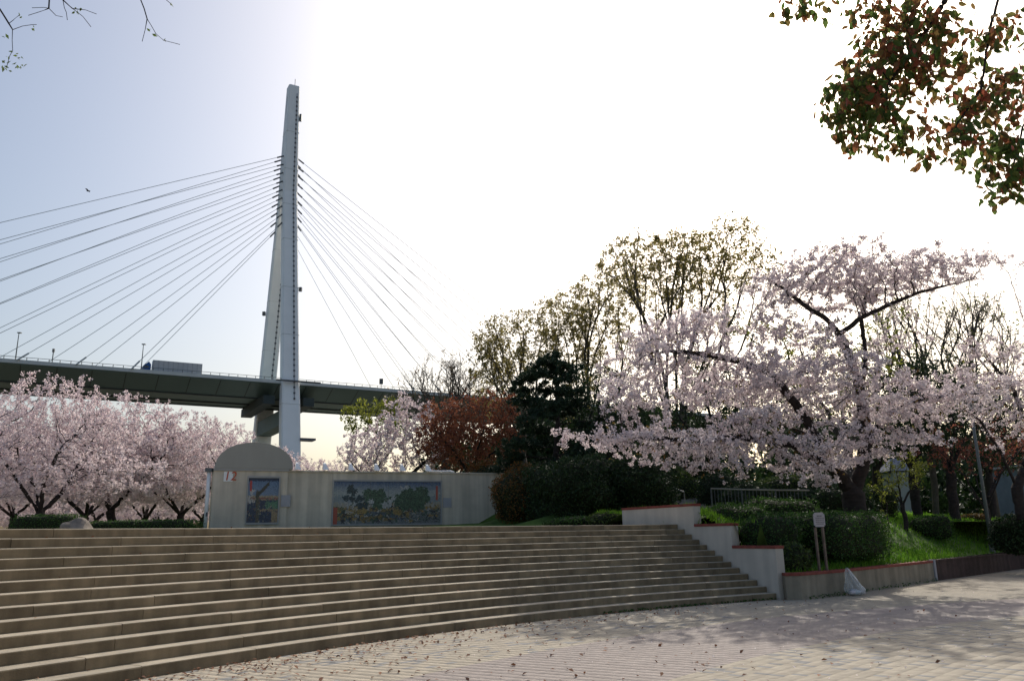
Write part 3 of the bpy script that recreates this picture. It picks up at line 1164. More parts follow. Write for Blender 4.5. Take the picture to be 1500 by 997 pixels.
for nn in (-0.15, 30.0):
    sweep([(nn, ZD - .25), (nn + .15, ZD - .25), (nn + .15, ZD + .75), (nn, ZD + .75)], S0, S1, 'parapet', M['parapet'], br)
    rl = sweep([(nn + .02, ZD + 1.35), (nn + .12, ZD + 1.35), (nn + .12, ZD + 1.47), (nn + .02, ZD + 1.47)], S0, S1, 'railing', M['pole'], br)
    if nn < 0:
        mb = MB()
        s_ = -130.0
        posts = []
        while s_ < 70:
            MB().box(bp_(s_, nn + .07, ZD + 1.05), (.14, .14, .6)).build('baluster', M['pole'], rl)
            s_ += 2.5
def legn(z):
    return 0.192 * (z - ZD) if z < 113 else 12.73 + (z - 113) * .045
rung_me = None
for side in (0, 1):
    ss = []
    mb = MB()
    zs = [0, ZD - 6, ZD, 80, 113, 128, 153]
    wid = [5.8, 5.4, 5.1, 4.9, 4.6, 4.4, 3.7]
    dep = [3.9, 3.6, 3.4, 3.2, 3.1, 3.0, 2.9]
    rings = []
    for z, w, dp_ in zip(zs, wid, dep):
        nn = legn(z) if side == 0 else 30 - legn(z)
        ch = .35
        ring = []
        for (a, b) in ((-w / 2 + ch, -dp_ / 2), (w / 2 - ch, -dp_ / 2), (w / 2, -dp_ / 2 + ch), (w / 2, dp_ / 2 - ch), (w / 2 - ch, dp_ / 2), (-w / 2 + ch, dp_ / 2), (-w / 2, dp_ / 2 - ch), (-w / 2, -dp_ / 2 + ch)):
            ring.append(bp_(a, nn + b, z))
        rings.append(ring)
    V = [p for r_ in rings for p in r_]
    fs = []
    for i in range(len(rings) - 1):
        for k in range(8):
            fs.append((i * 8 + k, i * 8 + (k + 1) % 8, (i + 1) * 8 + (k + 1) % 8, (i + 1) * 8 + k))
    fs += [tuple(range(8)), tuple(range(len(V) - 8, len(V)))]
    leg = mb.add(V, fs).build('tower_leg', M['tower'], br)
    # ladder rail with rungs on the face towards the park
    z = ZD - 5 if side == 0 else ZD + 2
    def lpos(z, off):
        nn = (legn(z) if side == 0 else 30 - legn(z))
        return bp_(0.9, nn - np.interp(z, zs, dep) / 2 - off, z)
    lad = MB()
    lad.tube([lpos(z, .05), lpos(112.9, .05), lpos(128, .05), lpos(150, .05)], .17, 4)
    lad.build('ladder_rail', M['plate'], leg)
    while z < 149:
        o = MB().box((0, 0, 0), (.5, .34, .55)).build('rung', M['towerdark'], leg) if rung_me is None else link('rung', rung_me, None, leg)
        rung_me = o.data
        o.location = tuple(lpos(z, .12))
        z += 1.75
    for z in (40, 62, 78, 95, 108, 121, 135):
        nn = (legn(z) if side == 0 else 30 - legn(z))
        w = np.interp(z, zs, wid) + .03
        dp_ = np.interp(z, zs, dep) + .03
        q = [bp_(a, nn + b, z) for a, b in ((-w / 2, -dp_ / 2), (w / 2, -dp_ / 2), (w / 2, dp_ / 2), (-w / 2, dp_ / 2))]
        MB().hexa([p for p in q] + [p + np.array([0, 0, .15]) for p in q]).build('joint_band', M['parapet'], leg)
sweepq = MB()
def beam(name, s0, s1, n0, n1, z0, z1, m):
    q = [(s0, n0), (s1, n0), (s1, n1), (s0, n1)]
    return MB().hexa([bp_(a, b, z0) for a, b in q] + [bp_(a, b, z1) for a, b in q]).build(name, m, br)
beam('tower_saddle', -1.9, 1.9, 13.6, 16.4, 116, 152.8, M['tower'])
beam('cross_beam', -2.2, 2.2, 0, 30, ZD - 12.5, ZD - 8, M['deck'])
beam('cross_beam', -1.6, 1.6, -2, 32, ZD - 22, ZD - 18.5, M['deck'])
beam('bearing_beam', -7.5, -4.2, -.5, 30.5, ZD - 6.6, ZD - 4.1, M['deckdark'])
beam('bearing_beam', 4.2, 7.5, -.5, 30.5, ZD - 6.6, ZD - 4.1, M['deckdark'])
beam('maintenance_walkway', -4.6, 8.5, -3.2, -2.2, ZD + .1, ZD + .45, M['towerdark'])
beam('pier_ledge', 2.5, 7, -5.6, -1.6, 29.4, 30.0, M['towerdark'])
beam('pier_base', -6, 6, -8, 38, -1, 9, M['tower'])
MB().tube([bp_(0.5, 15, 152.5), bp_(.5, 15, 156.5)], .12, 6).build('lightning_rod', M['pole'], br)
MB().box(bp_(2.4, 12.6, 141), (.7, .7, 2.6)).build('aviation_lamp', M['pole'], br)
for (s_, nn, z) in ((3.3, 5.5, 78), (-3.4, 24.5, 74), (3.2, 25, 72)):
    MB().box(bp_(s_, nn, z), (.9, .9, 1.3)).build('warning_lamp', M['towerdark'], br)
for side in (0, 1):
    for k in range(9):
        z = 126 - 3.1 * k
        nn = legn(z) if side == 0 else 30 - legn(z)
        ed = -.4 if side == 0 else 30.4
        for sg, inner, sp in ((-1, 43, 13.3), (1, 40, 9.8)):
            a = bp_(sg * 2.4, nn, z)
            b = bp_(sg * (inner + sp * (8 - k)), ed, ZD + .5)
            cb = MB().tube([a, b], 0.082, 6).build('stay_cable', M['cable'], br)
            u_ = (b - a) / np.linalg.norm(b - a)
            MB().tube([a, a + u_ * 2.4], .26, 6).build('socket', M['towerdark'], cb)
            MB().tube([b - u_ * 3.2, b], .24, 6).build('damper', M['cable'], cb)
# things on the deck
def lamp_post(s_, hgt, label):
    b = bp_(s_, 1.0, ZD)
    t = thing('street_lamp', b, label, 'lamp post', 'lamps along the bridge deck')
    MB().tube([bp_(s_, .8, ZD), bp_(s_, .8, ZD + hgt * .6), bp_(s_, .8, ZD + hgt)], [.17, .12, .09], 8).build('pole', M['pole'], t)
    MB().box(bp_(s_ + .1, 1.1, ZD + hgt), (.9, .7, .22)).build('lamp_head', M['pole'], t)
for s_, lb in ((-70.0, 'slim grey lamp post on the bridge beyond the short camera post'), (-40.5, 'slim grey lamp post on the bridge just ahead of the truck cab')):
    lamp_post(s_, 8.0, lb)
cpt = thing('camera_post', bp_(-61.8, .8, ZD), 'short dark camera post on the bridge parapet', 'post')
MB().tube([bp_(-61.8, .6, ZD), bp_(-61.8, .6, ZD + 4.2)], .13, 8).build('pole', M['pole'], cpt)
MB().box(bp_(-61.8, .6, ZD + 4.0), (.45, .45, .9)).build('camera_housing', M['towerdark'], cpt)
bxo = thing('traffic_sign_panel', bp_(29, .6, ZD), 'small dark sign panel standing at the bridge edge near the trees', 'sign')
MB().tube([bp_(29, .6, ZD), bp_(29, .6, ZD + 3.2)], .1, 8).build('pole', M['pole'], bxo)
MB().box(bp_(29, .6, ZD + 3.0), (1.2, .25, 1.8)).build('panel', M['towerdark'], bxo)

tk = thing('box_truck', bp_(-32, 3, ZD), 'truck with long grey cargo box and blue cab crossing the bridge', 'truck')
def tb(name, s0, s1, n0, n1, z0, z1, m, parent=tk):
    q = [(s0, n0), (s1, n0), (s1, n1), (s0, n1)]
    return MB().hexa([bp_(a, b, ZD + z0) for a, b in q] + [bp_(a, b, ZD + z1) for a, b in q]).build(name, m, parent)
tb('cargo_box', -37.6, -24.6, 1.8, 4.3, .95, 4.0, M['boxgrey'])
for k in range(11):
    s_ = -37.4 + k * 1.27
    tb('box_rib', s_, s_ + .08, 1.75, 1.798, 1.0, 3.95, M['plate'])
tb('chassis', -39.5, -24.8, 2.3, 3.8, .6, .9, M['black'])
cabp = [(-40.2, .5), (-38.0, .5), (-38.0, 2.7), (-38.6, 3.5), (-39.2, 2.9), (-39.7, 2.5), (-40.2, 1.6)]
n = len(cabp)
mb = MB()
mb.add([bp_(a, 1.9, ZD + z) for a, z in cabp] + [bp_(a, 4.2, ZD + z) for a, z in cabp],
       [(i, (i + 1) % n, n + (i + 1) % n, n + i) for i in range(n)] + [tuple(range(n)), tuple(range(n, 2 * n))])
cab = mb.build('cab', M['blue'], tk)
tb('side_window', -39.7, -38.6, 1.86, 1.898, 1.6, 2.3, M['glass'], cab)
for s_ in (-39.3, -36, -27.5, -26.2):
    for nn in (1.95, 4.0):
        MB().tube([bp_(s_, nn - .15, ZD + .5), bp_(s_, nn + .15, ZD + .5)], .5, 14).build('wheel', M['black'], tk)

# ------------------------------------------------------------------ trees
def tree(name, base, label, cat, P, par, R, barkm, crown_mesh, crown_mat, group=None, extra=None):
    t = thing(name, base, label, cat, group)
    local('trunk', limb_mesh('trunk', P, par, R), barkm, t)
    if crown_mesh is not None:
        local('crown', crown_mesh, crown_mat, t)
    if extra is not None:
        for nm, me_, mt in extra:
            local(nm, me_, mt, t)
    return t

def copy_tree(t, loc, rz, sc, label=None):
    c = t.copy()
    COL.objects.link(c)
    c.location = tuple(map(float, loc))
    c.rotation_euler = (0, 0, rz)
    c.scale = (sc, sc, sc)
    if label:
        c['label'] = label
    for ch in t.children:
        k = ch.copy()
        COL.objects.link(k)
        k.parent = c
    return c

def px_ells(rng, base, lst, dens, pads=0):
    """attractors in base coordinates from photo ellipses (x, y, rx, ry, depth, depth radius, weight)"""
    out = []
    for (x, y, rx, ry, Y, rY, w) in lst:
        c = at(x, y, Y) - base
        k = Y / F
        n = int(dens * w * (rx * k) * (ry * k) * rY)
        if pads > 0:
            npad = max(3, int(pads * (rx * k) * rY * (.6 + ry * k)))
            pc = ell(rng, c, (rx * k * .85, rY * .85, ry * k * .85), npad, .1)
            for q in pc:
                out.append(ell(rng, q, (rng.uniform(.5, 1.0), rng.uniform(.5, 1.0), rng.uniform(.12, .26)), max(5, int(n / npad)), .1))
        else:
            out.append(ell(rng, c, (rx * k, rY, ry * k), max(8, n), .15))
    return np.vstack(out)

# --- the big spreading cherry on the bank
rng = np.random.default_rng(21)
zb_ = terrain(11.3, 27.2)
base = np.array([11.3, 27.2, zb_ - .1])
def B(x, y, Y):
    return at(x, y, Y) - base
paths = [
    [(0, 0, 0), B(1250, 722, 27.2), B(1262, 690, 27.2), B(1270, 640, 27.3), B(1262, 585, 27.4), B(1250, 535, 27.4), B(1230, 490, 27.4)],
    [B(1250, 722, 27.2), B(1222, 685, 27.0), B(1196, 640, 26.8), B(1165, 590, 26.6), B(1130, 548, 26.4), B(1080, 528, 26.0), B(1030, 518, 25.7), B(975, 514, 25.4)],
    [B(1230, 490, 27.4), B(1212, 468, 27.4), B(1182, 450, 27.3), B(1150, 425, 27.2), B(1110, 400, 27.2)],
    [B(1230, 490, 27.4), B(1262, 465, 27.2), B(1300, 448, 27.0), B(1345, 428, 26.8), B(1400, 415, 26.6), B(1438, 407, 26.5)],
    [B(1262, 585, 27.4), B(1268, 520, 28.0), B(1262, 470, 28.4), B(1270, 430, 28.8), B(1300, 395, 29.0)],
    [B(1270, 640, 27.3), B(1310, 600, 26.8), B(1355, 583, 26.4), B(1410, 577, 26.0), B(1470, 574, 25.6)],
    [B(1222, 685, 27.0), B(1160, 650, 26.0), B(1090, 640, 25.2), B(1010, 645, 24.6), B(930, 640, 24.2), B(850, 640, 23.8)],
    [B(1196, 640, 26.8), B(1140, 620, 28.5), B(1060, 590, 29.5), B(980, 570, 30)],
]
E_ = [(1265, 405, 150, 52, 27.6, 3.5, 1.5), (1150, 420, 65, 50, 27.4, 2.5, 1.5), (1375, 395, 65, 38, 26.8, 2.2, 1.5), (1140, 480, 60, 35, 26.8, 2.2, 1.1), (1205, 500, 40, 40, 26.6, 2, .7), (1330, 500, 30, 30, 27, 1.5, .5), (1420, 570, 60, 26, 25.8, 1.8, 1.2),
      (1210, 375, 60, 22, 27.4, 2.0, 1), (1020, 475, 75, 38, 26.0, 2.3, 1.1), (960, 515, 90, 45, 25.6, 2.5, 1.1), (1080, 560, 120, 60, 26.5, 3.2, 1),
      (930, 575, 70, 45, 25.3, 2.4, 1), (1200, 560, 120, 55, 26.6, 3.5, 1), (1310, 590, 100, 42, 26.5, 3, 1),
      (900, 645, 70, 28, 24.2, 1.8, 1.2), (835, 640, 32, 13, 23.8, .8, 1.6), (985, 655, 100, 40, 24.8, 2.4, 1.2), (1100, 640, 110, 50, 25.6, 3, 1),
      (1180, 670, 60, 38, 26.0, 2.2, 1), (1270, 655, 60, 30, 26.2, 2, .7), (1390, 585, 60, 28, 26.0, 2, 1.2), (1050, 690, 90, 16, 24.8, 1.5, .8), (1235, 650, 75, 40, 24.6, 1.4, 1.0), (1195, 700, 50, 16, 25, 1.2, .8), (1330, 640, 60, 30, 25.5, 1.6, .8)]
A = px_ells(rng, base, E_, 150.0, 4.2)
P, par = grow(rng, paths, A, step=.2, di=1.6, dk=.24, iters=120, wob=.25)
R, kids = radii(P, par, .0062, 2.25, .38)
tw = twig_points(rng, P, par, R, .024, 2.3, .05)
V1, Q1 = clumps(rng, tw, 10, .085, .058, .9, .16)
cm = np_mesh('crown', V1, Q1)
yl = twig_points(rng, P, par, R, .012, .22, .13)
V2, Q2 = clumps(rng, yl, 3, .1, .09, .5)
tree('cherry_tree', base, 'large spreading cherry tree with pale blossom and black forked trunk on the grass bank', 'tree', P, par, R, M['bark'], cm, M['blossom'],
     extra=[('young_leaves', np_mesh('young_leaves', V2, Q2), M['youngleaf'])])
print('big cherry', len(P), len(tw), len(Q1))

# --- the second cherry leaning in from the right
base = np.array([*colx(1500, 30, 0)[:2], 0])
base[2] = terrain(base[0], base[1]) - .1
paths = [[(0, 0, 0), B(1490, 715, 30), B(1468, 665, 29.6), B(1435, 615, 29), B(1400, 590, 28.5), B(1375, 580, 28.2)],
         [B(1490, 715, 30), B(1515, 650, 30.5), B(1525, 560, 31), B(1500, 470, 31), B(1478, 400, 31), B(1445, 358, 31)],
         [B(1515, 650, 30.5), B(1480, 560, 29.5), B(1440, 520, 29.5)],
         [B(1515, 650, 30.5), B(1600, 560, 31), B(1680, 520, 31)]]
E_ = [(1440, 525, 80, 36, 29.5, 2.5, 1), (1480, 575, 70, 45, 29, 2.5, 1), (1400, 600, 70, 24, 28.6, 2, 1), (1500, 620, 60, 36, 29, 2, .9), (1570, 560, 90, 70, 30, 3, .8), (1640, 520, 90, 80, 31, 3, .7),
      (1480, 385, 45, 26, 31, 1.2, .35)]
A = px_ells(rng, base, E_, 80.0, 2.6)
P, par = grow(rng, paths, A, step=.22, di=1.8, dk=.31, iters=110, wob=.25)
R, kids = radii(P, par, .0065, 2.3, .2)
tw = twig_points(rng, P, par, R, .022, 2.0, .06)
V1, Q1 = clumps(rng, tw, 10, .09, .062, .9, .16)
yl = twig_points(rng, P, par, R, .012, .6, .13)
V2, Q2 = clumps(rng, yl, 3, .1, .09, .5)
tree('cherry_tree', base, 'slender cherry tree with leaning trunk and pale blossom beside the red maple', 'tree', P, par, R, M['bark'], np_mesh('crown', V1, Q1), M['blossom'],
     extra=[('young_leaves', np_mesh('young_leaves', V2, Q2), M['youngleaf'])])

# --- cherry grove on the left: four models, copied
models = []
for k in range(4):
    rng = np.random.default_rng(100 + k)
    H_ = 6.9
    th0 = rng.uniform(0, 6.28)
    fork = np.array([rng.normal() * .15, rng.normal() * .15, rng.uniform(1.0, 1.5)])
    paths = [[(0, 0, 0), fork * .55 + rng.normal(size=3) * .05, fork]]
    for j in range(4):
        a_ = th0 + j * 1.57 + rng.normal() * .25
        l_ = rng.uniform(2.0, 2.7)
        p1 = fork + np.array([math.cos(a_) * .9, math.sin(a_) * .9, 1.0 + rng.uniform(-.2, .3)])
        p2 = fork + np.array([math.cos(a_ + .15) * l_, math.sin(a_ + .15) * l_, 2.4 + rng.uniform(-.5, .8)])
        paths.append([fork, p1, p2])
    A = np.vstack([ell(rng, (0, 0, 4.0), (3.9, 3.9, 2.0), 1500, .2), ell(rng, (0.3, 0, 5.3), (2.7, 2.7, 1.9), 650, .2),
                   ell(rng, (rng.normal(), rng.normal(), 2.8), (4.2, 4.2, .9), 600, .4), ell(rng, (0, 0, 2.1), (4.4, 4.4, .5), 260, .6)])
    P, par = grow(rng, paths, A, step=.24, di=2.0, dk=.34, iters=90, wob=.25)
    R, kids = radii(P, par, .0075, 2.3, .2)
    tw = twig_points(rng, P, par, R, .022, 2.2, .08)
    V1, Q1 = clumps(rng, tw, 8, .11, .08, .9, .16)
    models.append((P, par, R, np_mesh('crown', V1, Q1)))
    print('grove', k, len(P), len(Q1))
lab0 = 'pink cherry tree in the flowering grove behind the low clipped hedge'
grp = 'cherry grove beside the kiosk'
spots = [(62, 35.5, 1.03, 0), (168, 41, 1.05, 1), (268, 42.5, .95, 2), (-45, 40, 1.05, 3), (118, 50, 1.15, 2), (325, 50, 1.0, 3), (215, 56, 1.1, 0), (20, 55, 1.15, 1),
         (395, 60, .95, 1), (455, 66, .9, 2), (300, 66, 1.1, 1), (-120, 52, 1.1, 2), (145, 70, 1.15, 3), (505, 72, .95, 0), (-40, 74, 1.2, 0), (240, 80, 1.1, 2), (70, 84, 1.2, 1),
         (-70, 98, 1.2, 1), (30, 104, 1.1, 0), (110, 100, 1.2, 2), (190, 106, 1.1, 3), (270, 100, 1.15, 0), (350, 96, 1.1, 1), (425, 90, 1.0, 3)]
first = {}
front = {0: 'pink cherry tree rooted behind the short hedge beside the boulder', 1: 'pink cherry tree rooted behind the middle of the long low hedge', 2: 'pink cherry tree at the kiosk end of the long low hedge'}
rng = np.random.default_rng(8)
for i, (px, Y, sc, k) in enumerate(spots):
    loc = colx(px, Y, ZP - .05)
    if k not in first:
        P, par, R, cme = models[k]
        t = tree('grove_cherry_tree', loc, lab0, 'tree', P, par, R, M['bark'], cme, M['blossom_l'], grp)
        t.scale = (sc, sc, sc)
        t.rotation_euler = (0, 0, rng.uniform(0, 6.28))
        first[k] = t
    else:
        t = copy_tree(first[k], loc, rng.uniform(0, 6.28), sc)
    t['label'] = front.get(i, 'pink cherry tree deeper in the grove, behind the front row of cherries')

def gen_tree(seed, name, px, Y, zbase, label, trunk_h, ells, dens_pts, step, dk, r0, rmax, leafm, barkm, per, spread, m, crad, lsize, lasp, rthin=.03, forks=5, fork_len=2.5, fork_up=2.5,
             up=0.0, droop=None, group=None, wob=.2, px_mode=True, fold=.12, e=2.35):
    rng = np.random.default_rng(seed)
    base = colx(px, Y, 0)
    base[2] = zbase if zbase is not None else terrain(base[0], base[1])
    base[2] -= .1
    if px_mode:
        A = px_ells(rng, base, ells, dens_pts)
    else:
        A = np.vstack([ell(rng, c, r_, n_, .2) for c, r_, n_ in ells])
    top = np.array([rng.normal() * .1, rng.normal() * .1, trunk_h])
    paths = [[(0, 0, 0), top * .5 + rng.normal(size=3) * .05, top]]
    for j in range(forks):
        a_ = 6.28 * j / max(forks, 1) + rng.normal() * .3
        paths.append([top * (1 - .25 * rng.random()), top + np.array([math.cos(a_) * fork_len * .4, math.sin(a_) * fork_len * .4, fork_up * .5]),
                      top + np.array([math.cos(a_) * fork_len, math.sin(a_) * fork_len, fork_up])])
    P, par = grow(rng, paths, A, step=step, di=step * 8, dk=dk, iters=110, wob=wob)
    R, kids = radii(P, par, r0, e, rmax)
    cm = None
    if leafm is not None:
        tw = twig_points(rng, P, par, R, rthin, per, spread)
        V1, Q1 = clumps(rng, tw, m, crad, lsize, lasp, fold, up, droop)
        cm = np_mesh('crown', V1, Q1)
        print(name, len(P), len(Q1))
    return tree(name, base, label, 'tree', P, par, R, barkm, cm, leafm, group)

# pink cherry behind the mural wall
gen_tree(31, 'cherry_tree', 560, 46, ZP, 'pink cherry tree rising behind the middle of the mural wall', 1.6,
         [(560, 650, 65, 35, 46, 2.6, 1), (600, 610, 50, 36, 46, 2.2, 1), (530, 670, 45, 22, 46, 2, 1), (625, 660, 45, 32, 46, 2, 1), (585, 580, 22, 16, 46, 1, 1)], 42, .24, .32, .0075, .2,
         M['blossom_l'], M['bark'], 1.5, .1, 7, .13, .12, .85, rthin=.024, fold=.16)
gen_tree(32, 'green_tree', 548, 60, None, 'rounded yellow-green leafed tree in front of the bridge deck', 3.0,
         [(545, 605, 50, 26, 60, 2.6, 1), (570, 625, 40, 26, 60, 2.4, 1), (520, 618, 28, 18, 60, 1.6, 1), (580, 598, 30, 18, 60, 1.6, 1)], 26, .3, .42, .010, .2,
         M['limeleaf'], M['barkgrey'], 1.4, .16, 6, .2, .2, .6, forks=4, fork_len=1.5, fork_up=1.6)
gen_tree(33, 'red_leaf_tree', 690, 44, None, 'red-brown leafed tree with a dense round crown behind the mural wall', 1.8,
         [(690, 640, 80, 58, 44, 3.0, 1), (660, 620, 55, 45, 44, 2.4, 1), (730, 610, 45, 42, 44, 2.2, 1), (640, 650, 40, 36, 44, 2, 1), (700, 590, 40, 22, 44, 1.5, 1)], 60, .22, .28, .006, .18,
         M['redleaf'], M['bark'], 2.2, .12, 5, .13, .12, .6, rthin=.024)
def fan_tree(seed, name, px, Y, ytop, halfpx, label, trunk_f=.2, depth=5, limbs=6, leafm=None, leaf_p=.5, lsize=.15, r0=.0085, rmax=.22, group=None, spreadf=1.0, lm=6, fill=None):
    """vase-shaped tree: limbs fan out of a short trunk and fork again and again into fine twigs"""
    rng = np.random.default_rng(seed)
    base = colx(px, Y, 0)
    base[2] = terrain(base[0], base[1]) - .1
    H_ = at(px, ytop, Y)[2] - base[2]
    W_ = halfpx * Y / F
    th = H_ * trunk_f
    P, par, tips = [np.zeros(3)], [-1], []
    def seg(start, d, ln, k, bend):
        i = start
        for j in range(k):
            d = unit(d + rng.normal(size=3) * .07 + bend)
            P.append(P[i] + d * ln / k)
            par.append(i)
            i = len(P) - 1
        return i, d
    i, d = seg(0, np.array([0, 0, 1.0]), th, 4, np.zeros(3))
    L0 = (H_ - th) * .30
    def fork(i, d, ln, lev):
        k = 3 if lev < 3 else 2
        h0 = len(P)
        e, dd = seg(i, d, ln * rng.uniform(.8, 1.15), k, np.array([0, 0, .02]))
        q = P[e]
        inside_ = (np.hypot(q[0], q[1]) / (W_ * 1.05)) ** 2 + ((q[2] - H_ * .62) / (H_ * .42)) ** 2
        if lev >= depth or (inside_ > 1.0 and lev > 2):
            tips.append(e)
            for _ in range(3):
                t = rng.integers(h0, e + 1)
                e2, _d = seg(t, unit(dd + rng.normal(size=3) * .5), ln * .5, 2, np.zeros(3))
                tips.append(e2)
            return
        nk = 2 if rng.random() < .7 else 3
        for c in range(nk):
            ax = unit(np.cross(dd, rng.normal(size=3)))
            a_ = rng.uniform(.22, .55)
            nd_ = unit(dd * math.cos(a_) + ax * math.sin(a_) + np.array([0, 0, .06]))
            fork(e, nd_, ln * rng.uniform(.72, .9), lev + 1)
        if lev >= 1 and rng.random() < .8:
            t = rng.integers(h0, e + 1)
            nd_ = unit(dd + rng.normal(size=3) * .6)
            fork(t, nd_, ln * .62, min(lev + 2, depth))
    for j in range(limbs):
        a_ = 2 * math.pi * j / limbs + rng.normal() * .25
        tilt = rng.uniform(.2, 1.0) * spreadf * min(1.2, W_ / (H_ * .42))
        st_ = i - rng.integers(0, 2)
        fork(st_, unit(np.array([math.cos(a_) * math.sin(tilt), math.sin(a_) * math.sin(tilt), math.cos(tilt)])), L0, 0)
    P, par = np.array(P), np.array(par)
    z = P[:, 2].max()
    P[:, 2] *= H_ / z
    w = np.quantile(np.abs(P[:, 0]), .95)
    P[:, :2] *= W_ / w
    if fill is not None:
        A = []
        for (x, y, rx, ry, rY, n_) in fill:
            A.append(ell(rng, at(x, y, Y) - base, (rx * Y / F, rY, ry * Y / F), n_, .35))
        P, par = grow(rng, [], np.vstack(A), step=.26, di=3.5, dk=.30, iters=110, wob=.16, grav=.12, init=(P, par))
    R, kids = radii(P, par, r0, 2.25, rmax)
    cm = None
    if leafm is not None:
        tw = twig_points(rng, P, par, R, r0 * 1.6, leaf_p, .12)
        V1, Q1 = clumps(rng, tw, lm, .17, lsize, .6)
        cm = np_mesh('crown', V1, Q1)
    print(name, len(P), 0 if cm is None else len(cm.polygons))
    return tree(name, base, label, 'tree', P, par, R, M['barkgrey'], cm, leafm, group)
fan_tree(34, 'bare_tree', 650, 64, 508, 66, 'leafless grey twiggy tree above the red-leafed crown', leafm=M['youngleaf'], leaf_p=.05, lm=3, trunk_f=.3)
ZK_ = dict(leafm=M['olive'], leaf_p=1.05, depth=3, limbs=7, spreadf=1.25, r0=.0095, lsize=.16)
fan_tree(35, 'zelkova_tree', 772, 57, 455, 70, 'olive young-leafed zelkova tree behind the dark pine', **ZK_,
         fill=[(765, 500, 72, 52, 3.4, 900), (722, 492, 36, 26, 2.0, 260), (815, 470, 55, 40, 2.6, 500), (725, 560, 45, 45, 2.6, 350)])
fan_tree(47, 'zelkova_tree', 875, 60, 405, 75, 'olive zelkova tree standing between the pine and the tallest zelkova', **ZK_,
         fill=[(870, 460, 65, 62, 3.6, 950), (840, 450, 45, 36, 2.6, 350), (905, 420, 45, 42, 2.6, 420), (850, 540, 60, 40, 3, 350)])
fan_tree(36, 'zelkova_tree', 1005, 51, 335, 115, 'tallest fan-shaped zelkova tree with sparse olive leaves above the big cherry', **ZK_, rmax=.3,
         fill=[(1000, 400, 118, 62, 4.2, 1500), (1072, 355, 52, 46, 2.6, 600), (925, 385, 58, 40, 3.0, 500), (995, 365, 60, 30, 2.6, 380), (1105, 390, 45, 40, 2.4, 320)])
gen_tree(37, 'green_tree', 1255, 40, None, 'yellow-green leafed tree seen through the upper branches of the big cherry', 3.5,
         [(1200, 500, 120, 40, 40, 3, 1), (1300, 480, 45, 60, 40, 2.4, 1), (1100, 480, 60, 40, 40, 2.5, .8), (1230, 540, 120, 50, 40, 3, .8)], 16, .32, .42, .010, .22,
         M['limeleaf'], M['barkgrey'], 1.0, .18, 5, .18, .16, .6, rthin=.022, forks=5, fork_len=2.4, fork_up=3.5)
fan_tree(38, 'bare_tree', 1372, 47, 412, 62, 'bare grey tree with upright branches between the big cherry and the leaning cherry', trunk_f=.25, leafm=M['limeleaf'], leaf_p=.06, lm=3, rmax=.18)
fan_tree(39, 'bare_tree', 1462, 50, 392, 70, 'bare grey tree with faint green buds rising behind the leaning cherry', trunk_f=.25, leafm=M['limeleaf'], leaf_p=.10, lm=3, rmax=.18)
gen_tree(40, 'maple_tree', 1450, 36, None, 'red-leafed maple tree spreading under the leaning cherry', 1.8,
         [(1420, 660, 70, 30, 36, 2.4, 1), (1480, 640, 60, 34, 36, 2.4, 1), (1520, 680, 60, 34, 36, 2.2, .8), (1385, 640, 36, 22, 35, 1.5, 1)], 32, .24, .32, .0065, .12,
         M['mapleleaf'], M['bark'], 1.1, .12, 5, .13, .11, .65, rthin=.02, up=.8)
for sd, px, Y, lab in ((41, 1345, 42, 0), (42, 1400, 40, 1), (43, 1455, 46, 2), (44, 1290, 48, 3), (45, 1160, 46, 4), (46, 1050, 44, 5), (48, 1540, 48, 6)):
    gen_tree(sd, 'evergreen_tree', px, Y, None, 'dark evergreen tree with a straight trunk in the shade behind the cherries', 2.9,
             [((0, 0, 5.0), (3.2, 3.2, 2.2), 700), ((0, 0, 7.0), (2.2, 2.2, 1.8), 350)], 1, .32, .42, .011, .24,
             M['evergreen'], M['bark'], 1.5, .2, 6, .22, .17, .5, rthin=.03, px_mode=False, forks=4, fork_len=1.4, fork_up=1.6, group='dark trees behind the cherries')
gen_tree(49, 'drooping_conifer', 1325, 33, None, 'bright green drooping conifer between the cherry trunk and the dark trees', 1.2,
         [(1330, 680, 42, 20, 33, 1.3, 1), (1300, 700, 30, 20, 33, 1, 1), (1345, 700, 26, 14, 33, 1, 1)], 70, .16, .2, .006, .09,
         M['limeleaf'], M['bark'], 1.7, .08, 5, .1, .11, .3, rthin=.02, forks=3, fork_len=.8, fork_up=.8, droop=.5)
gen_tree(50, 'yellow_shrub', 1292, 28.5, None, 'small yellow-leafed shrub beside the trunk of the big cherry', .5,
         [(1292, 720, 26, 28, 28.5, .6, 1)], 60, .14, .2, .006, .05,
         M['limeleaf'], M['bark'], 1.4, .05, 4, .06, .085, .6, rthin=.02, forks=3, fork_len=.3, fork_up=.4)

# dark pine with layered pads
rng = np.random.default_rng(60)
base = colx(812, 38, ZP - .1)
top = at(812, 522, 38) - base
A = []
for k in range(15):
    f_ = k / 14
    z = 1.6 + (top[2] - 1.9) * f_
    rr_ = 3.3 * (1 - f_) ** .6 + .5
    for j in range(3 if f_ < .75 else 2):
        a_ = k * 2.4 + j * 2.1 + rng.normal() * .3
        q = rr_ * rng.uniform(.45, 1.0)
        A.append(ell(rng, (math.cos(a_) * q, math.sin(a_) * q, z + rng.normal() * .15), (.95, .95, .3), 60, .1))
A.append(ell(rng, top, (.5, .5, .5), 14, .2))
A = np.vstack(A)
P, par = grow(rng, [[(0, 0, 0), (.15, .1, 3), top * .75 + np.array([.2, 0, 0]), top]], A, step=.2, di=3, dk=.24, iters=90, wob=.25)
R, kids = radii(P, par, .009, 2.3, .2)
tw = twig_points(rng, P, par, R, .03, 2.0, .06)
V1, Q1 = clumps(rng, tw, 16, .10, .30, .13, .03, up=0.0)
V1 = V1 + 0
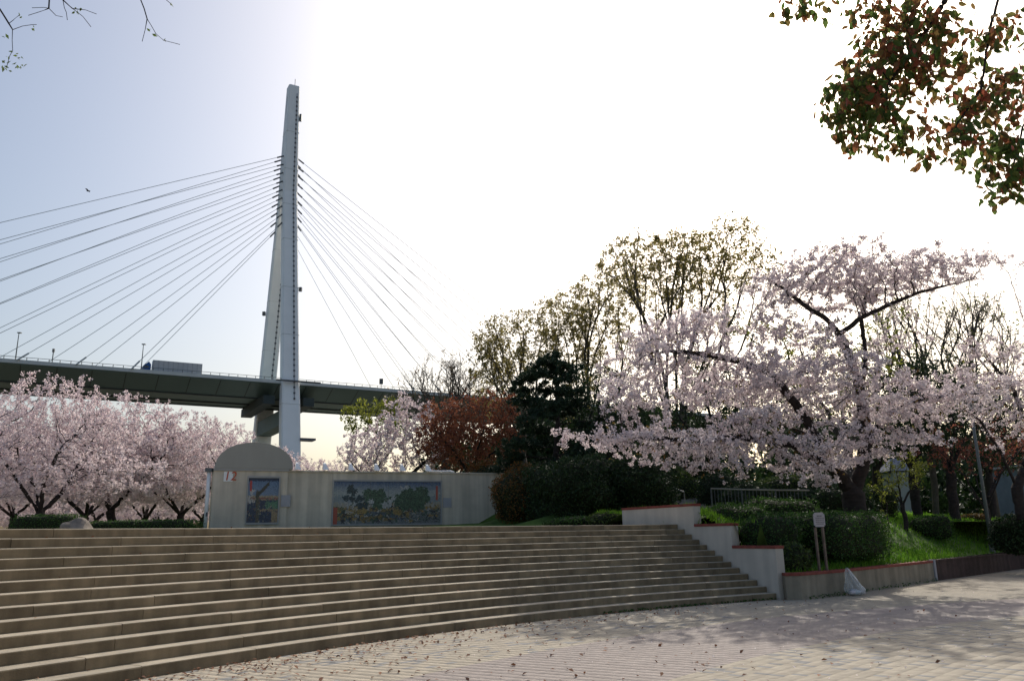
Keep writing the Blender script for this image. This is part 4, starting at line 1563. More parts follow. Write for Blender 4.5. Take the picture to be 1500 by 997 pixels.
tree('pine_tree', base, 'dark green pine tree standing at the right end of the mural wall', 'tree', P, par, R, M['bark'], np_mesh('crown', V1, Q1), M['pine'])

gen_tree(51, 'evergreen_tree', 892, 42, None, 'dark evergreen tree rising between the pine and the big cherry', 2.6,
         [((0, 0, 4.6), (2.8, 2.8, 2.2), 700), ((0, 0, 6.3), (1.9, 1.9, 1.6), 350)], 1, .32, .42, .011, .24,
         M['evergreen'], M['bark'], 1.5, .2, 6, .22, .17, .5, rthin=.03, px_mode=False, forks=4, fork_len=1.4, fork_up=1.6)

# ------------------------------------------------------------------ hedges and shrubs
def rounded_pts(rng, n, size, k=4.0):
    """points on a superellipsoid block sitting on z=0"""
    d = unit(rng.normal(size=(n, 3)))
    s = (np.abs(d) ** k).sum(1) ** (-1 / k)
    p = d * s[:, None] * np.array(size) / 2
    p[:, 2] += size[2] / 2
    return p
def shrub(seed, name, c, size, rz, label, leafm, leaf=.08, dens=330, k=4.0, lump=.12, group=None, cat='hedge', droop=None):
    rng = np.random.default_rng(seed)
    t = thing(name, c, label, cat, group)
    area = 2 * (size[0] * size[1] + size[0] * size[2] + size[1] * size[2]) * .75
    n = int(area * dens)
    p = rounded_pts(rng, n, size, k)
    ph = rng.uniform(0, 6.28, 6)
    def lumpf(q):
        return 1 + lump * (np.sin(q[:, 0] * 2.3 + ph[0]) * np.sin(q[:, 1] * 2.9 + ph[1]) + np.sin(q[:, 2] * 3.7 + ph[2] + q[:, 0] * 1.3) * .7 + .6 * np.sin(q[:, 0] * 6 + ph[3]) * np.sin(q[:, 1] * 5 + ph[4]) * np.sin(q[:, 2] * 6 + ph[5]))
    ctr = np.array([0, 0, size[2] * .4])
    p = ctr + (p - ctr) * (lumpf(p) * np.where(rng.random(n) < .05, rng.uniform(1.0, 1.14, n), rng.uniform(.85, 1.03, n)))[:, None]
    ka, qa = kites(rng, p, leaf, .55, .1, .5, droop)
    c_, s_ = math.cos(rz), math.sin(rz)
    rot = np.array([[c_, s_, 0], [-s_, c_, 0], [0, 0, 1]])
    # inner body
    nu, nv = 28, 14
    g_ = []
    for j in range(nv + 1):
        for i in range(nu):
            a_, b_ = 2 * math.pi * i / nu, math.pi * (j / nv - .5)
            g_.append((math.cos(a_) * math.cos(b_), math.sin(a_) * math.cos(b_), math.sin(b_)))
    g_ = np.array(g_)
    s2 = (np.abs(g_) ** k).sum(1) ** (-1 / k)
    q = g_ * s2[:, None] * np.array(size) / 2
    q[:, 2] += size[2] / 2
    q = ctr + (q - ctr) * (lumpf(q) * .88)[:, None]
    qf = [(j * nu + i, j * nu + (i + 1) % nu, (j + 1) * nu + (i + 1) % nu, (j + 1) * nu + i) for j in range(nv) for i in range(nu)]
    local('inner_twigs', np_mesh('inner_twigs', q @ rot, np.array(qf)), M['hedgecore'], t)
    local('foliage', np_mesh('foliage', ka @ rot, qa), leafm, t)
    return t

def hedge_px(seed, name, x0, x1, ytop, Y, depth, zbot, label, leafm, **kw):
    a, b = at(x0, ytop, Y), at(x1, ytop, Y)
    zt_ = (a[2] + b[2]) / 2
    return shrub(seed, name, ((a[0] + b[0]) / 2, Y, zbot), (abs(b[0] - a[0]), depth, zt_ - zbot), kw.pop('rz', 0.0), label, leafm, **kw)

hedge_px(1, 'low_hedge', 28, 120, 753, 31.0, 1.3, ZP - .02, 'low clipped hedge with a boulder at its end, under the cherry grove', M['hedge'], k=7, lump=.04, leaf=.06, dens=480)
hedge_px(2, 'low_hedge', 124, 292, 761.5, 31.8, 1.2, ZP - .02, 'long low clipped hedge running from the boulder to the kiosk', M['hedge'], k=8, lump=.04, leaf=.06, dens=480)
# boulder
rng = np.random.default_rng(77)
import bmesh
bmx = bmesh.new()
bmesh.ops.create_icosphere(bmx, subdivisions=3, radius=1)
for v in bmx.verts:
    c = v.co
    k = 1 + .12 * math.sin(c.x * 4 + 1) * math.cos(c.y * 3) + .08 * math.sin(c.z * 6 + c.x * 3)
    v.co = Vector((c.x * .62 * k, c.y * .5 * k, c.z * .45 * k))
bme = bpy.data.meshes.new('boulder')
bmx.to_mesh(bme)
bmx.free()
bo = link('boulder', bme, M['rock'])
pb = at(113, 766, 29.5)
bo.location = (pb[0], pb[1], ZP + .16)
tag(bo, 'brown boulder lying in front of the gap between the low hedges', 'rock')

# hedges on the bank by the stairs
hz = terrain(9.9, 24.3)
shrub(3, 'clipped_hedge', (9.85, 25.5, .8), (4.7, 2.4, 1.45), .785, 'large rounded clipped hedge behind the small white notice board', M['hedge'], leaf=.07, dens=420, k=5, lump=.05)
shrub(4, 'clipped_hedge', (7.15, 23.3, .75), (1.7, 1.5, 1.35), .6, 'dark rounded shrub between the stair wall and the notice board', M['hedge'], leaf=.07, dens=420, k=3.2, lump=.1)
shrub(5, 'clipped_hedge', (6.9, 26.0, 1.5), (2.2, 1.9, 1.05), .5, 'leafy hedge behind the second cap of the stair wall', M['hedge'], leaf=.07, dens=420, k=4, lump=.1)
shrub(6, 'clipped_hedge', (8.9, 27.2, 1.7), (2.4, 1.6, 1.05), .5, 'upper hedge at the foot of the fence on the bank', M['hedge'], leaf=.07, dens=380, k=4, lump=.1)
shrub(7, 'variegated_shrub', (7.55, 22.35, .58), (1.2, .8, .75), .7, 'low shrub with pale leaf tips just behind the planter coping', M['midgreen'], leaf=.1, dens=220, k=2.4, lump=.2, cat='shrub')
hedge_px(8, 'round_hedge', 1336, 1386, 753, 33.5, 1.4, terrain(17.0, 33.5) - .1, 'small flat-topped hedge on the grass below the dark trees', M['hedge'], leaf=.07, dens=380, k=4)
hedge_px(9, 'camellia_bush', 1455, 1540, 756, 30.5, 2.0, terrain(18.6, 30.5) - .2, 'glossy broad-leafed bush at the foot of the leaning cherry', M['evergreen'], leaf=.12, dens=260, k=2.5, lump=.15, cat='shrub')
hedge_px(10, 'round_bush', 1405, 1440, 752, 42, 2, terrain(23, 42) - .1, 'small brownish round bush among the dark trunks', M['youngleaf'], leaf=.1, dens=240, k=2.5, cat='shrub')
# dark shrubs right of the mural wall
hedge_px(11, 'dark_shrub', 722, 800, 684, 35.5, 3.0, ZP - .05, 'tall dark shrub with bronze tips covering the right end of the mural wall', M['orangehedge'], leaf=.10, dens=260, k=2.6, lump=.1, cat='shrub')
hedge_px(12, 'dark_shrub', 775, 905, 672, 33.5, 3.4, ZP - .05, 'broad dark evergreen shrub in front of the pine trunk', M['evergreen'], leaf=.11, dens=300, k=2.6, lump=.12, cat='shrub')
hedge_px(13, 'dark_shrub', 880, 982, 668, 34.0, 3.4, ZP - .05, 'dark evergreen shrub between the pine and the hill steps', M['evergreen'], leaf=.11, dens=300, k=2.6, lump=.12, cat='shrub')
hedge_px(14, 'low_shrub', 862, 912, 752, 29.2, 1.2, ZP - .05, 'low bright green shrub at the foot of the stair wall end', M['midgreen'], leaf=.09, dens=300, k=2.6, lump=.15, cat='shrub')
hedge_px(15, 'low_shrub', 790, 868, 757, 30.0, 1.4, ZP - .05, 'low green ground shrub along the stair top before the dark evergreens', M['hedge'], leaf=.08, dens=300, k=2.6, lump=.15, cat='shrub')
hedge_px(16, 'bronze_hedge', 680, 770, 681, 41.5, 1.6, ZP - .05, 'bronze-tipped hedge peeking over the mural wall', M['orangehedge'], leaf=.09, dens=240, k=4, cat='hedge')

rng = np.random.default_rng(88)
names = ['dark shrub left of the hill steps', 'dark shrub right of the hill steps', 'dark shrub behind the left end of the fence', 'dark shrub behind the middle of the fence', 'dark shrub behind the right end of the fence', 'dark shrub just behind the trunk of the big cherry', 'dark shrub between the cherry trunk and the white hut', 'tall dark shrub above the hill steps']
for i, (px, Y, w_, h_) in enumerate(((985, 42, 3.0, 2.2), (1062, 38, 2.6, 1.9), (1100, 36, 2.4, 1.7), (1148, 37, 2.8, 2.0), (1200, 36, 2.6, 1.9), (1238, 34, 2.4, 1.7), (1275, 37, 2.2, 1.6), (1010, 52, 5.0, 3.0))):
    b_ = colx(px, Y, 0)
    shrub(200 + i, 'dark_shrub', (b_[0], b_[1], terrain(b_[0], b_[1]) - .2), (w_, 2.2, h_), 0, names[i], M['evergreen'] if i % 3 else M['midgreen'], leaf=.11, dens=230, k=2.5, lump=.16, cat='shrub')
# far-off wood closing the view under the crowns
rng = np.random.default_rng(90)
C_ = []
for i in range(64):
    px = rng.uniform(640, 1650)
    Y = rng.uniform(64, 90)
    b_ = colx(px, Y, 0)
    b_[2] = terrain(b_[0], b_[1])
    hgt = rng.uniform(5, 8)
    C_.append(ell(rng, (b_[0], b_[1], b_[2] + hgt * .45), (3.4, 2.6, hgt * .6), 900, .5))
C_ = np.vstack(C_)
V1, Q1 = kites(rng, C_, .55, .6, .1, .3)
tag(link('far_wood', np_mesh('far_wood', V1, Q1), M['evergreen']), 'mass of far green woodland behind the park trees', 'wood', kind='stuff')

# ------------------------------------------------------------------ small things
# notice board
sb = thing('notice_board', (8.25, 22.35, .62), 'small white notice board on two wooden posts before the clipped hedge', 'sign')
nd = np.array([.92, .39, 0])
nf = np.array([.39, -.92, 0])
cpt_ = np.array([8.27, 22.33, 0])
for k in (-1, 1):
    MB().box(cpt_ + nd * .13 * k + np.array([0, 0, 1.15]), (.055, .055, 1.25), np.c_[nd, -nf, (0, 0, 1)]).build('post', M['post'], sb)
pb_ = cpt_ + nf * .045 + np.array([0, 0, 1.98])
bmx = bmesh.new()
bmesh.ops.create_cube(bmx, size=1)
for v in bmx.verts:
    v.co = Vector((v.co.x * .38, v.co.y * .025, v.co.z * .38))
bmesh.ops.bevel(bmx, geom=[e for e in bmx.edges if abs(e.verts[0].co.y - e.verts[1].co.y) > .01], offset=.04, segments=4, affect='EDGES')
pme = bpy.data.meshes.new('board')
bmx.to_mesh(pme)
bmx.free()
pme.transform(Matrix(((nd[0], -nf[0], 0, pb_[0]), (nd[1], -nf[1], 0, pb_[1]), (0, 0, 1, pb_[2]), (0, 0, 0, 1))))
bo_ = link('board', pme, M['signwhite'], sb)
rng = np.random.default_rng(4)
for i, (z, w) in enumerate(((.10, .17), (.045, .28), (-.005, .26), (-.06, .29), (-.11, .24))):
    x = -w / 2
    while x < w / 2:
        l_ = rng.uniform(.02, .05)
        MB().box(pb_ + nf * .0155 + nd * (x + l_ / 2) + np.array([0, 0, z]), (l_ * .8, .003, .020 if i else .03), np.c_[nd, -nf, (0, 0, 1)]).build('print_mark', M['ink'], bo_)
        x += l_ + .008

# clear plastic rubbish bag slumped against the planter wall
bgc = at(1249, 869, 21.9)
bgc = np.array([9.05, 22.52, 0])
ba = thing('plastic_bag', bgc, 'clear plastic rubbish bag slumped against the planter wall', 'bag')
rng = np.random.default_rng(14)
V, Q = [], []
nu, nv = 40, 26
ph = rng.uniform(0, 6.28, 8)
for j in range(nv + 1):
    t = j / nv
    z = .70 * t
    wdt = .34 * (1 - t) ** .75 * (1 + .35 * math.sin(min(1, t * 5) * 1.57)) * .82 + .02
    if t < .1:
        wdt *= .75 + .25 * (t / .1)
    cxo = -.20 * t ** .8
    for i in range(nu):
        a_ = 2 * math.pi * i / nu
        k = 1 + .09 * math.sin(a_ * 5 + ph[0] + 2 * t) + .07 * math.sin(a_ * 9 + ph[1] - 5 * t) + .06 * math.sin(a_ * 3 + 11 * t + ph[2]) + rng.normal() * .02
        x_ = cxo + math.cos(a_) * wdt * k
        y_ = math.sin(a_) * wdt * .62 * k
        d_ = np.array([.70, .71]) * x_ + np.array([.71, -.70]) * (y_ + .02 + .12 * (1 - t))
        V.append((bgc[0] + d_[0], bgc[1] + d_[1], max(0.004, z + (.02 * math.sin(a_ * 4 + ph[3]) if t > .05 else 0))))
for j in range(nv):
    for i in range(nu):
        Q.append((j * nu + i, j * nu + (i + 1) % nu, (j + 1) * nu + (i + 1) % nu, (j + 1) * nu + i))
link('bag_film', np_mesh('bag_film', np.array(V), np.array(Q)), M['bag'], ba)
for i, (dx, dy, s_, m_) in enumerate(((.02, -.10, .10, 'white'), (.14, -.04, .11, 'signwhite'), (-.08, -.10, .09, 'petalfall'), (.07, .03, .10, 'litter'), (-.02, 0, .12, 'plate'))):
    bmx = bmesh.new()
    bmesh.ops.create_icosphere(bmx, subdivisions=2, radius=s_)
    for v in bmx.verts:
        v.co = Vector((v.co.x * 1.2, v.co.y, v.co.z * .6)) * (1 + .2 * math.sin(v.co.x * 50 + i) * math.cos(v.co.z * 60))
    me_ = bpy.data.meshes.new('litter_lump')
    bmx.to_mesh(me_)
    bmx.free()
    me_.transform(Matrix.Translation(Vector((bgc[0] + dx + .04, bgc[1] + dy - .08, s_ * .6 + .012))))
    link('litter_lump', me_, M[m_], ba)

# grey pole on the right
ppb = colx(1447, 33, 0)
ppb[2] = terrain(ppb[0], ppb[1])
pp = thing('lamp_pole', ppb, 'slim grey lamp pole standing among the dark trunks under the maple', 'lamp post')
ptop = np.array([ppb[0], ppb[1], ppb[2] + 6.2])
MB().tube([ppb - np.array([0, 0, .1]), ppb + np.array([0, 0, 3]), ptop], [.075, .065, .05], 10).build('pole', M['pole'], pp, True)
MB().tube([ppb + np.array([0, 0, -.02]), ppb + np.array([0, 0, .35])], .1, 10).build('base_sleeve', M['pole'], pp)
MB().box(ptop + np.array([-.2, 0, .05]), (.7, .25, .14)).build('lamp_head', M['plate'], pp)

# hill steps with handrail and fence behind the hedge
fe = thing('hill_fence', colx(1090, 31, terrain(*colx(1090, 31, 0)[:2])), 'dark metal fence with a pale top rail on the bank behind the hedge', 'fence')
fpts = [colx(x, y_, 0) for x, y_ in ((1045, 33), (1090, 32), (1140, 31.5), (1190, 31.5))]
fpts = [np.array([p[0], p[1], terrain(p[0], p[1])]) for p in fpts]
rs_ = []
for a_, b_ in zip(fpts[:-1], fpts[1:]):
    for hgt, m_, rr_ in ((1.25, 'rail', .035), (.15, 'towerdark', .03)):
        MB().tube([a_ + np.array([0, 0, hgt]), b_ + np.array([0, 0, hgt])], rr_, 6).build('rail', M[m_], fe)
    for k in range(9):
        q = a_ + (b_ - a_) * k / 9
        MB().tube([q - np.array([0, 0, .05]), q + np.array([0, 0, 1.25])], .035 if k == 0 else .014, 5).build('post' if k == 0 else 'baluster', M['towerdark'], fe)
hs_ = thing('hill_stairs', colx(1010, 40, terrain(*colx(1010, 40, 0)[:2])), 'flight of concrete steps with a pale handrail climbing the grassy hill', 'stairs')
sa, sb_ = colx(1040, 36, 0), colx(970, 50, 0)
dirn = (sb_ - sa)[:2]
dirn /= np.linalg.norm(dirn)
za, zb3 = terrain(sa[0], sa[1]), terrain(sb_[0], sb_[1])
for k in range(14):
    f_ = k / 14
    q = sa + (sb_ - sa) * f_
    z = za + (zb3 - za) * f_ + .15
    Rr = np.array([[dirn[1], dirn[0], 0], [-dirn[0], dirn[1], 0], [0, 0, 1]])
    MB().box((q[0], q[1], z), (2.0, 1.25, .34), Rr).build('tread', M['path'], hs_)
for sd_ in (-1.05, 1.05):
    off = np.array([dirn[1], -dirn[0], 0]) * sd_
    l0 = sa + off + np.array([0, 0, za + 1.05])
    l1 = sb_ + off + np.array([0, 0, zb3 + 1.15])
    MB().tube([l0, l1], .035, 6).build('handrail', M['rail'], hs_)
    for k in range(8):
        q = l0 + (l1 - l0) * k / 7
        MB().tube([q - np.array([0, 0, 1.1]), q], .025, 5).build('post', M['rail'], hs_)

# small buildings behind the trees
bb = colx(1321, 62, 0)
zb4 = terrain(bb[0], bb[1])
sh = thing('white_hut', (bb[0], bb[1], zb4), 'small white clapboard hut glimpsed behind the cherry trunk', 'building')
MB().box((bb[0], bb[1], zb4 + 1.6), (1.3, 2.0, 3.0)).build('wall', M['siding'], sh)
for k in range(14):
    MB().box((bb[0], bb[1] - 1.012, zb4 + .15 + k * .22), (1.3, .022, .19)).build('board', M['siding'], sh)
MB().hexa([(bb[0] + a_, bb[1] + b_, zb4 + 3.201) for a_, b_ in ((-1.0, -1.2), (1.0, -1.2), (1.0, 1.2), (-1.0, 1.2))] + [(bb[0] + a_, bb[1] + b_, zb4 + 4.2) for a_, b_ in ((-.3, -.05), (.3, -.05), (.3, .05), (-.3, .05))]).build('roof', M['bluegrey'], sh)
bb = colx(1575, 58, 0)
zb4 = terrain(bb[0], bb[1])
sh = thing('slate_building', (bb[0], bb[1], zb4), 'low blue-grey building with ribbed shutters far behind the maple', 'building')
MB().box((bb[0], bb[1], zb4 + 1.9), (9.0, 4.0, 3.8)).build('wall', M['bluegrey'], sh)
for k in range(16):
    MB().box((bb[0], bb[1] - 2.02, zb4 + .3 + k * .21), (8.4, .04, .15)).build('shutter_slat', M['bluegrey'], sh)
MB().box((bb[0], bb[1], zb4 + 3.9), (9.6, 4.6, .18)).build('roof', M['plate'], sh)

# overhanging tree on the right: trunk outside the picture, branch over the plaza
rng = np.random.default_rng(70)
base = np.array([12.5, 11.5, 0.0])
OY = 8.2
def B(x, y, Y):
    return at(x, y, Y) - base
crownc = np.array([0, 0, 7.6])
paths = [[(0, 0, -.1), (.1, 0, 1.8), (-.2, -.1, 3.6), (-.5, -.3, 5.2), (-1.2, -.6, 6.6)],
         [(-.5, -.3, 5.2), (-2.5, -1.2, 7.0), B(1640, -160, 9.2), B(1520, -140, 8.6), B(1480, -60, 8.3), B(1450, 40, 8.2), B(1437, 130, 8.1), B(1400, 185, 8.0)],
         [B(1520, -140, 8.6), B(1420, -80, 8.2), B(1385, 0, 8.1), B(1345, 65, 8.0), B(1300, 125, 7.9)],
         [B(1420, -80, 8.2), B(1290, -60, 8.0), B(1180, -20, 7.9)],
         [B(1520, -140, 8.6), B(1530, 40, 8.4), B(1500, 180, 8.3), B(1480, 260, 8.2)],
         [(-1.2, -.6, 6.6), (-1.6, 1.5, 8.6), (-1, 3, 9.6)], [(-.5, -.3, 5.2), (1.5, .8, 7.2), (2.6, 1.4, 8.4)]]
E_ = [(1160, 8, 36, 16, OY, .35, 1.6), (1205, 10, 30, 14, OY, .3, 1.2), (1218, 140, 28, 32, OY, .4, 1.2), (1270, 20, 30, 20, OY, .4, .7), (1255, 5, 16, 10, OY, .2, 1), (1310, 40, 60, 45, OY, .7, 1), (1300, 110, 85, 50, OY, .7, 1), (1250, 160, 58, 40, OY, .6, 1.1), (1360, 60, 60, 40, OY, .6, .7), (1290, 195, 70, 26, OY, .5, 1.1),
      (1375, 215, 55, 26, OY, .5, 1), (1440, 160, 50, 45, OY, .6, .35), (1425, 60, 50, 45, OY, .5, .25), (1475, 130, 36, 46, OY, .5, .8), (1455, 225, 45, 32, OY, .5, 1), (1478, 265, 36, 42, OY, .5, 1.1), (1490, 40, 26, 30, OY, .4, .6), (1375, 130, 35, 50, OY, .5, .35)]
A1_ = px_ells(rng, base, E_, 4600.0)
A2_ = np.vstack([ell(rng, (-2.5, .5, 9.8), (2.5, 3, 1.6), 120, .2), ell(rng, (1.5, 1, 9.2), (3, 3, 1.8), 140, .2), ell(rng, (-.5, 2.5, 10.8), (3, 2.5, 1.4), 100, .2)])
# keep the rest of the crown out of the sky that the photograph shows empty
def clear(Pt, m=60):
    d_ = Pt + base - EYE
    z = d_ @ _f
    x = PW / 2 + F * (d_ @ RIGHT) / z
    y = PH / 2 - F * (d_ @ UP) / z
    return ~((x < PW + m) & (y > -m))
A2_ = A2_[clear(A2_)]
P, par = grow(rng, paths, np.vstack([A1_, A2_]), step=.06, di=.8, dk=.075, iters=200, wob=.25)
R, kids = radii(P, par, .0022, 2.9, .05)
for i in range(60):
    R[i] = max(R[i], .20 - .0026 * i)
tw = twig_points(rng, P, par, R, .006, 1.5, .035)
t = tree('overhanging_tree', base, 'overhanging tree branch with red and green leaves hanging against the white sky', 'tree', P, par, R, M['bark'], None, None)
pw_ = tw + base - EYE
zc_ = pw_ @ _f
px_ = PW / 2 + F * (pw_ @ RIGHT) / zc_
py_ = PH / 2 - F * (pw_ @ UP) / zc_
vis = (px_ > 0) & (px_ < PW) & (py_ > 0) & (py_ < PH)
print('overhang leaves', len(tw), 'in view', vis.sum())
order = np.argsort(np.where(vis, zc_, 1e6))
# a leaf blade: eight-sided, folded along its midrib
lv = np.array([(0, 0, 0), (.22, .2, .05), (.55, .25, .06), (.85, .12, .03), (1, 0, -.04), (.85, -.12, .03), (.55, -.25, .06), (.22, -.2, .05), (.3, 0, 0), (.65, 0, 0)])
lf = [(0, 8, 1), (8, 9, 2, 1), (9, 4, 3), (9, 3, 2), (0, 7, 8), (8, 7, 6, 9), (9, 6, 5), (9, 5, 4)]
leafme = bpy.data.meshes.new('leaf')
leafme.from_pydata((lv * .128).tolist(), [], lf)
leafme.materials.append(mat('overhang_leaf_single', (0.055, 0.09, 0.022), 0.45, 0.1, 20, objrand=.35, transl=.5))
nt = leafme.materials[0].node_tree
oi = node(nt, 'ShaderNodeObjectInfo')
rp = node(nt, 'ShaderNodeValToRGB')
rp.color_ramp.elements[0].position = .45
rp.color_ramp.elements[1].position = .9
rp.color_ramp.elements[0].color = (.075, .125, .03, 1)
rp.color_ramp.elements[1].color = (.30, .085, .05, 1)
nt.links.new(oi.outputs['Random'], rp.inputs['Fac'])
nt.links.new(rp.outputs['Color'], nt.nodes['Principled BSDF'].inputs['Base Color'])
for l_ in [l for l in nt.links if l.to_node.type == 'BSDF_TRANSLUCENT']:
    nt.links.remove(l_)
nt.links.new(rp.outputs['Color'], [n for n in nt.nodes if n.type == 'BSDF_TRANSLUCENT'][0].inputs['Color'])
def leaf_rot(rng):
    d = unit(np.array([rng.normal() * .7, rng.normal() * .7, -.9 + rng.normal() * .45]))
    s_ = unit(np.cross(d, rng.normal(size=3)))
    return d, s_, np.cross(d, s_)
for i in order[:300]:
    o = bpy.data.objects.new('leaf', leafme)
    COL.objects.link(o)
    o.parent = t
    d, s_, n_ = leaf_rot(rng)
    sc = rng.uniform(.7, 1.15)
    c = tw[i]
    o.matrix_local = Matrix(((d[0] * sc, s_[0] * sc, n_[0] * sc, c[0]), (d[1] * sc, s_[1] * sc, n_[1] * sc, c[1]), (d[2] * sc, s_[2] * sc, n_[2] * sc, c[2]), (0, 0, 0, 1)))
rest = order[300:]
VV, FF3, FF4 = [], [], []
Vs, Fs = [], []
for i in rest:
    d, s_, n_ = leaf_rot(rng)
    sc = rng.uniform(.5, 1.15) * .128
    o0 = len(Vs)
    W = tw[i] + (lv[:, :1] * d + lv[:, 1:2] * s_ + lv[:, 2:] * n_) * sc
    Vs += W.tolist()
    Fs += [tuple(k + o0 for k in f) for f in lf]
me = bpy.data.meshes.new('foliage')
me.from_pydata(Vs, [], Fs)
fo_ = local('foliage', me, M['camphor'], t)
fo_['kind'] = 'stuff'

# bare tree on the left: twigs hanging into the top of the picture
rng = np.random.default_rng(71)
base = np.array([-10.5, 7.5, 0.0])
TY = 6.5
paths = [[(0, 0, -.1), (.1, 0, 2), (.3, 0, 4), (.8, .1, 5.6), (1.8, -.2, 7.2)],
         [(1.8, -.2, 7.2), B(-60, -140, 6.8), B(100, -120, 6.6), B(190, -60, 6.5), B(206, 0, 6.5), B(216, 28, 6.5), B(228, 50, 6.5), B(240, 59, 6.5), B(264, 65, 6.5)],
         [B(216, 28, 6.5), B(212, 45, 6.5), B(210, 60, 6.5)],
         [B(190, -60, 6.5), B(235, -8, 6.5), B(252, 8, 6.5)],
         [B(100, -120, 6.6), B(85, -40, 6.5), B(93, 0, 6.5), B(105, 12, 6.5), B(120, 24, 6.5), B(134, 38, 6.5)],
         [B(105, 12, 6.5), B(125, 15, 6.5), B(140, 21, 6.5)], [B(93, 0, 6.5), B(97, 18, 6.5), B(99, 31, 6.5)],
         [B(-60, -140, 6.8), B(50, -60, 6.5), B(72, 0, 6.5), B(72, 13, 6.5), B(60, 19, 6.5), B(42, 24, 6.5)],
         [B(72, 13, 6.5), B(82, 22, 6.5), B(91, 25, 6.5)], [B(72, 8, 6.5), B(62, 11, 6.5), B(48, 12, 6.5)],
         [B(-60, -140, 6.8), B(-40, -40, 6.5), B(0, 15, 6.5), B(13, 35, 6.5), B(18, 44, 6.5), B(20, 60, 6.5), B(19, 74, 6.5), B(14, 82, 6.5), B(12, 98, 6.5)],
         [B(13, 35, 6.5), B(20, 30, 6.5), B(28, 22, 6.5)], [B(18, 42, 6.5), B(32, 39, 6.5), B(46, 38, 6.5), B(54, 36, 6.5)],
         [(1.8, -.2, 7.2), (2.2, -1.8, 8.6), (2.8, -3, 9.4)], [(.8, .1, 5.6), (-1, 1, 7.4), (-2, 1.4, 8.8)], [(.3, 0, 4), (-1.2, -1.2, 6), (-2.2, -2.2, 7.6)]]
A = np.vstack([ell(rng, (-1.5, .2, 8.2), (3, 3, 2), 160, .2), ell(rng, (1.8, -2.5, 9.3), (2, 2, 1.2), 60, .2)])
d_ = A + base - EYE
zz_ = d_ @ _f
xx_ = PW / 2 + F * (d_ @ RIGHT) / zz_
yy_ = PH / 2 - F * (d_ @ UP) / zz_
A = A[~((zz_ > 0) & (xx_ > -80) & (yy_ > -80))]
P, par = grow(rng, paths, A, step=.09, di=2.5, dk=.35, iters=60, wob=.22)
R, kids = radii(P, par, .0032, 2.5, .16)
lp_ = []
for (x, y) in ((28, 22), (31, 26), (48, 39), (49, 43), (10, 53), (4, 55), (112, 12), (117, 14), (114, 18), (108, 19), (220, 43), (226, 52), (240, 59), (252, 8)):
    lp_ += [B(x, y, 6.5) + rng.normal(size=3) * .006 for _ in range(2)]
for k in range(26):
    lp_.append(B(rng.uniform(4, 31), rng.uniform(77, 104), 6.5) + np.array([0, rng.normal() * .04, 0]))
V1, Q1 = kites(rng, np.array(lp_), .042, .5, .1, 0, .3)
tree('bare_twig_tree', base, 'bare overhanging tree whose thin twigs and few small leaves hang in the blue sky', 'tree', P, par, R, M['bark'], np_mesh('crown', V1, Q1), M['twigleaf'])

# a bird far up by the cables
bpz = at(129, 280, 90)
bi = thing('bird', bpz, 'tiny dark bird gliding above the bridge cables', 'bird')
MB().tube([bpz + np.array([-.22, 0, 0]), bpz + np.array([-.05, 0, .03]), bpz + np.array([.15, 0, .02]), bpz + np.array([.28, 0, 0])], [.02, .07, .06, .015], 8).build('body', M['black'], bi, True)
for k in (-1, 1):
    MB().add([bpz + np.array(p) for p in ((-.1, 0, .03), (.1, 0, .03), (.02, k * .35, .16), (-.12, k * .55, .10), (-.1, 0, .05), (.1, 0, .05), (.02, k * .35, .175), (-.12, k * .55, .11))],
             [(0, 1, 2, 3), (4, 7, 6, 5), (0, 4, 5, 1), (1, 5, 6, 2), (2, 6, 7, 3), (3, 7, 4, 0)]).build('wing', M['black'], bi)

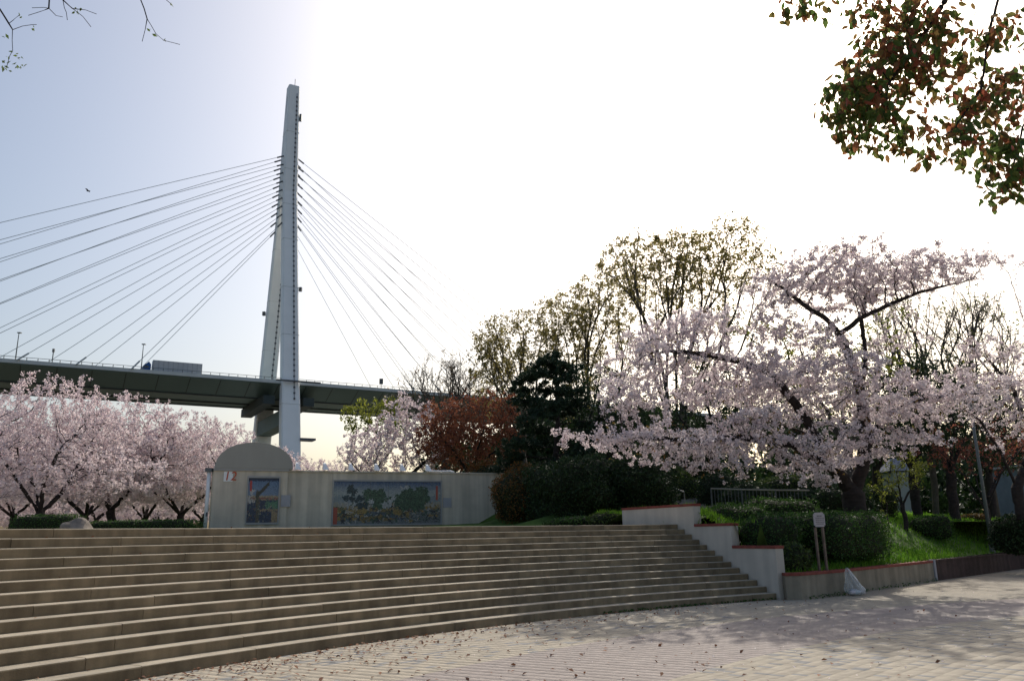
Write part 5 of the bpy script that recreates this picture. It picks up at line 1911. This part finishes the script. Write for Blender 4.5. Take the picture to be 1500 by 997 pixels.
# fallen leaves and petals on the plaza and steps
rng = np.random.default_rng(15)
def scatter(n, fn, size, flat=3.0):
    C_ = []
    while len(C_) < n:
        p = fn()
        if p is not None:
            C_.append(p)
    return kites(rng, np.array(C_), size, .6, .12, flat)
def litter():
    if rng.random() < .5:
        r_ = R0 - abs(rng.normal()) * .9 - .05
    else:
        r_ = rng.uniform(22, R0)
    a_ = math.radians(rng.uniform(117, 160))
    p = pol(r_, a_, .018)
    if p[1] < 8 or not in_view(p, 10):
        return None
    if rng.random() > math.exp(-max(0, p[0] + 3.5) / 4.0) + .05:
        return None
    return p
def step_litter():
    k = rng.integers(0, 13)
    a_ = math.radians(rng.uniform(118, 158))
    return pol(R0 + TR * k + TR - abs(rng.normal()) * .07 - .02, a_, RI * (k + 1) + .012)
V1, Q1 = scatter(950, litter, .066)
V2, Q2 = scatter(170, step_litter, .05)
tag(link('fallen_leaves', np_mesh('fallen_leaves', np.vstack([V1, V2]), np.vstack([Q1, Q2 + len(V1)])), M['litter']), 'scattered dry brown leaves on the paving and steps', 'leaves', kind='stuff')
def petal():
    p = pol(rng.uniform(19, R0), math.radians(rng.uniform(100, 140)), .012)
    return p if in_view(p, 10) and p[1] < 26 else None
V1, Q1 = scatter(260, petal, .035)
tag(link('fallen_petals', np_mesh('fallen_petals', V1, Q1), M['petalfall']), 'pale fallen petals scattered over the plaza', 'petals', kind='stuff')
# weeds at the wall feet
C_ = []
for k in range(420):
    if rng.random() < .45:
        f_ = rng.random()
        p = PL[1] + (PL[3] - PL[1]) * f_
        j = np.interp(f_, [0, .25, 1], [0, 0, 0])
        seg = rng.integers(1, 3)
        p = PL[seg] + (PL[seg + 1] - PL[seg]) * rng.random()
        C_.append((p[0] + .05 + abs(rng.normal()) * .03, p[1] - .06 - abs(rng.normal()) * .04, rng.uniform(.0, .09)))
    else:
        a_ = math.radians(rng.uniform(117.2, 128))
        p = pol(R0 - abs(rng.normal()) * .02 - .01, a_, rng.uniform(0, .035))
        C_.append(p)
V1, Q1 = kites(rng, np.array(C_), .075, .4, .1, 0)
tag(link('weeds', np_mesh('weeds', V1, Q1), M['hedge']), 'small weeds growing at the foot of the walls', 'weeds', kind='stuff')
